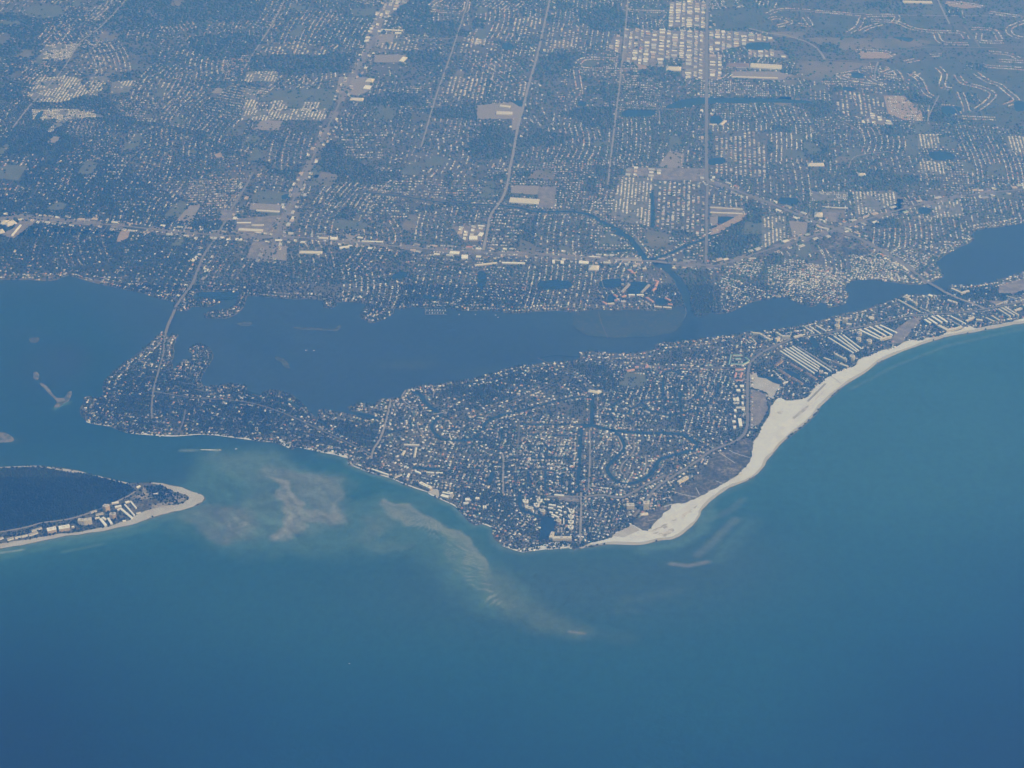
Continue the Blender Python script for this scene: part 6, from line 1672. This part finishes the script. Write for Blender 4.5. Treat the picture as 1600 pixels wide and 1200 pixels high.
def crowns(name, region, spacing, rad, hgt, sides, seed, mat_, mask=None):
    """One mass of crowns over a world rectangle, thinned by the tree raster."""
    x0, x1, y0, y1 = region
    rng = np.random.default_rng(seed)
    nx, ny = int((x1 - x0) / spacing), int((y1 - y0) / spacing)
    X, Y = np.meshgrid(x0 + (np.arange(nx) + .5) * spacing, y0 + (np.arange(ny) + .5) * spacing)
    X = (X + rng.uniform(-.5, .5, X.shape) * spacing).ravel(); Y = (Y + rng.uniform(-.5, .5, Y.shape) * spacing).ravel()
    px, py = pix(X, Y)
    ok = (px > -160) & (px < 1760) & (py > -70)
    X, Y = X[ok], Y[ok]
    r, c = cell(X, Y)
    t = TREE[r, c] * np.where(OCC[r, c], .38 + .3 * np.clip(LEAFM[r, c], 0, 1), 1.0)
    wood = TREE[r, c] > .9
    dens = fnoise(X, Y, 500, seed + 50, 3)
    t = np.where(wood, .93, t * np.clip(2.2 * dens - .15, .25, 1.5))
    ok = (LAND[r, c] & ~BLOCK[r, c] & (rng.random(len(X)) < t)) if mask is None else (mask[r, c] & (rng.random(len(X)) < .75 * fnoise(X, Y, 90, 5, 3)))
    X, Y, wood = X[ok], Y[ok], wood[ok]
    n = len(X)
    a = np.arange(sides) * 2 * math.pi / sides
    tv = [(math.cos(q) * .92, math.sin(q) * .92, .12) for q in a] + [(math.cos(q + .3) * .62, math.sin(q + .3) * .62, .78) for q in a] + [(0, 0, 1)]
    tf = [(i, (i + 1) % sides, sides + (i + 1) % sides, sides + i) for i in range(sides)] + [(sides + i, sides + (i + 1) % sides, 2 * sides) for i in range(sides)]
    s = rng.uniform(.65, 1.3, n) * np.where(wood, 1.1, 1.0)
    scl = np.stack([rad * s * rng.uniform(.8, 1.2, n), rad * s, hgt * s * rng.uniform(.7, 1.25, n)], 1)
    vj = rng.uniform(.78, 1.22, (n, len(tv), 1))
    base = np.array([(.046, .068, .036), (.056, .082, .042), (.036, .056, .034), (.070, .090, .050), (.056, .062, .040), (.090, .092, .060), (.048, .090, .052)])
    col = base[rng.integers(0, len(base), n)] * rng.uniform(.75, 1.25, (n, 1))
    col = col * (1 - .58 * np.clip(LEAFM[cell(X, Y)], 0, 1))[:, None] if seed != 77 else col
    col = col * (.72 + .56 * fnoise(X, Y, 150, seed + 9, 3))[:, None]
    pxc, pyc = pix(X, Y)
    col = col * (1 + .40 * smooth(500, 1200, pxc) * (pyc < 500))[:, None]  # paler haze on the right put into the crown colour
    lidow = (X < -1750) & (Y < 10100)
    col = np.where(wood[:, None], col * .85, col)
    col = np.where(lidow[:, None], col * (.12 + .50 * fnoise(X, Y, 420, 33, 4))[:, None], col)
    fc = np.repeat(col[:, None] * (.62 if seed == 71 else 1.0), len(tf), 1)
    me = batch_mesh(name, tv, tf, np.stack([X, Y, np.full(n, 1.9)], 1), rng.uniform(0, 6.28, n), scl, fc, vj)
    me.materials.append(mat_)
    o = bpy.data.objects.new(name, me)
    link(o); o['kind'] = 'stuff'
    print(name, n, 'crowns')


M_leaf = material('foliage', (.05, .07, .04), attr='tint', rough=.9, spec=.1)
crowns('island_tree_canopy', (-3400, 6400, 8300, 12600), 11.5, 6.3, 9, 5, 71, M_leaf)
DM = np.zeros_like(LAND); paint(DM, dune_w, True)
crowns('dune_shrubs', (0, 3200, 8400, 11500), 7, 3.0, 2.2, 4, 77, M_leaf, DM)
# the same masses further out use larger clumps
crowns('mainland_tree_canopy', (-6400, 6400, 12600, 16000), 19.5, 10.5, 10, 4, 72, M_leaf)
crowns('far_tree_canopy', (-6400, 6400, 16000, 20500), 26, 14.5, 11, 4, 73, M_leaf)

# ------------------------------------------------------------------ boats
M_hull = material('white_hull', (.80, .81, .82), rough=.3, spec=.5)
M_cabin = material('tinted_cabin', (.10, .13, .16), rough=.2)


def boat(px, py, L, ang, label, wake=0):
    x, y = P(px, py)
    root = bpy.data.objects.new('motor_boat', None); link(root)
    root.location = (x, y, 0.0); root.rotation_euler = (0, 0, ang)
    tag(root, label, 'boat', 'boats on the bay and the pass')
    bm = bmesh.new()
    st = [(-.5, .15), (-.2, .17), (.15, .16), (.38, .09), (.5, .0)]
    top = [bm.verts.new((a * L, b * L, 1.6 + .5 * max(a, 0))) for a, b in st] + [bm.verts.new((a * L, -b * L, 1.6 + .5 * max(a, 0))) for a, b in st[-2::-1]]
    bot = [bm.verts.new((v.co.x * .93, v.co.y * .7, -.3)) for v in top]
    bm.faces.new(top)
    for i in range(len(top)):
        j = (i + 1) % len(top)
        bm.faces.new((top[j], top[i], bot[i], bot[j]))
    bm_obj('hull', bm, M_hull, root)
    bm = bmesh.new()
    bm_box(bm, -L * .18, L * .16, -L * .1, L * .1, 2.0, 3.3)
    bm_obj('cabin', bm, M_cabin, root)
    bm = bmesh.new()
    bm_box(bm, -L * .20, L * .12, -L * .11, L * .11, 3.31, 3.6)
    bm_obj('hardtop', bm, M_hull, root)
    if wake:
        bm = bmesh.new()
        v = [bm.verts.new(p) for p in ((-L * .45, -1.2, .35), (-L * .45, 1.2, .35), (-wake * .5, 5, .3), (-wake, 3.2, .25), (-wake, -3.2, .25), (-wake * .5, -5, .3))]
        bm.faces.new(v[::-1])
        bm_obj('wake', bm, M_foam, root)


BO = [(344, 703.4, 15, -.05, 'white boat running right along pass with long wake', 130), (369, 701.6, 15, .2, 'white boat lying still right of the running boat in pass', 0), (478.5, 547.5, 14, .4, 'left one of two white boats anchored in mid bay', 0), (490.5, 548, 14, .1, 'right one of two white boats anchored in mid bay', 0), (546, 1037, 9, .1, 'tiny lone white boat far out on the open gulf', 0),
      (717.5, 491.5, 16, 1.2, 'white boat moored below the marina, nearest to it', 0), (743, 491.5, 12, 1.2, 'small boat moored between the shore docks', 0), (774.5, 492.5, 14, .3, 'white boat moored off the shore right of marina', 0), (778.5, 496, 13, .3, 'small boat furthest from shore off the marina', 0), (963, 457.5, 14, .5, 'white boat by the creek mouth condominiums', 0),
      (1036.5, 438, 16, -.5, 'white boat in the creek close under the long pale terrace', 0), (1041.5, 441.5, 16, -.5, 'second white boat downstream in the creek', 0), (1326, 489.5, 18, .3, 'pale boat in the narrow bay channel', 0), (250, 682.4, 14, .05, 'boat beached on the west shore of the island', 0)]
for a in BO:
    boat(a[0], a[1], a[2], a[3], a[4], a[5])
mo = ['first', 'second', 'third', 'fourth', 'fifth', 'sixth', 'seventh', 'eighth']
for i in range(8):
    boat(667 + i * 4.1, 484.6 + .03 * i, 13 + (i % 3) * 3, 1.5, f'{mo[i]} boat from the left in the inner row of the marina')
for i in range(6):
    boat(671 + i * 4.4, 489.2, 13 + (i % 2) * 4, 1.5, f'{mo[i]} boat from the left in the outer row of the marina')
dock = bpy.data.objects.new('marina_dock', None); link(dock)
dx_, dy_ = P(680, 488)
dock.location = (dx_, dy_, 0)
tag(dock, 'long thin marina docks with two rows of berthed boats', 'dock')
for (a, b, c_, d_) in ((664, 486.3, 698, 486.6), (664, 491.2, 698, 491.4)):
    x0, y0 = P(a, b); x1, y1 = P(c_, d_)
    bm = bmesh.new(); bm_box(bm, x0 - dx_, x1 - dx_, y0 - dy_ - 1.5, y0 - dy_ + 1.5, -.4, 1.2)
    bm_obj('walkway', bm, M_conc, dock)
x0, y0 = P(665, 480)
bm = bmesh.new(); bm_box(bm, x0 - dx_, x0 - dx_ + 3, P(665, 491.6)[1] - dy_ + 1.6, y0 - dy_, -.4, 1.19)
bm_obj('gangway', bm, M_conc, dock)

# ------------------------------------------------------------------ air
bm = bmesh.new()
bm_box(bm, -70000, 70000, -30000, 70000, -1.6, CAM_H + 30)
me = bpy.data.meshes.new('haze'); bm.to_mesh(me); bm.free()
hz = bpy.data.objects.new('haze', me); link(hz); hz['kind'] = 'stuff'
m = bpy.data.materials.new('haze_air'); m.use_nodes = True
nt = m.node_tree
nt.nodes.clear()
outn = nt.nodes.new('ShaderNodeOutputMaterial')
pv = nt.nodes.new('ShaderNodeVolumePrincipled')
pv.inputs['Color'].default_value = (*HAZE_COLOR, 1)
pv.inputs['Absorption Color'].default_value = (1, 1, 1, 1)
pv.inputs['Density'].default_value = HAZE_DENSITY
pv.inputs['Anisotropy'].default_value = HAZE_ANISO
nt.links.new(pv.outputs[0], outn.inputs['Volume'])
me.materials.append(m)
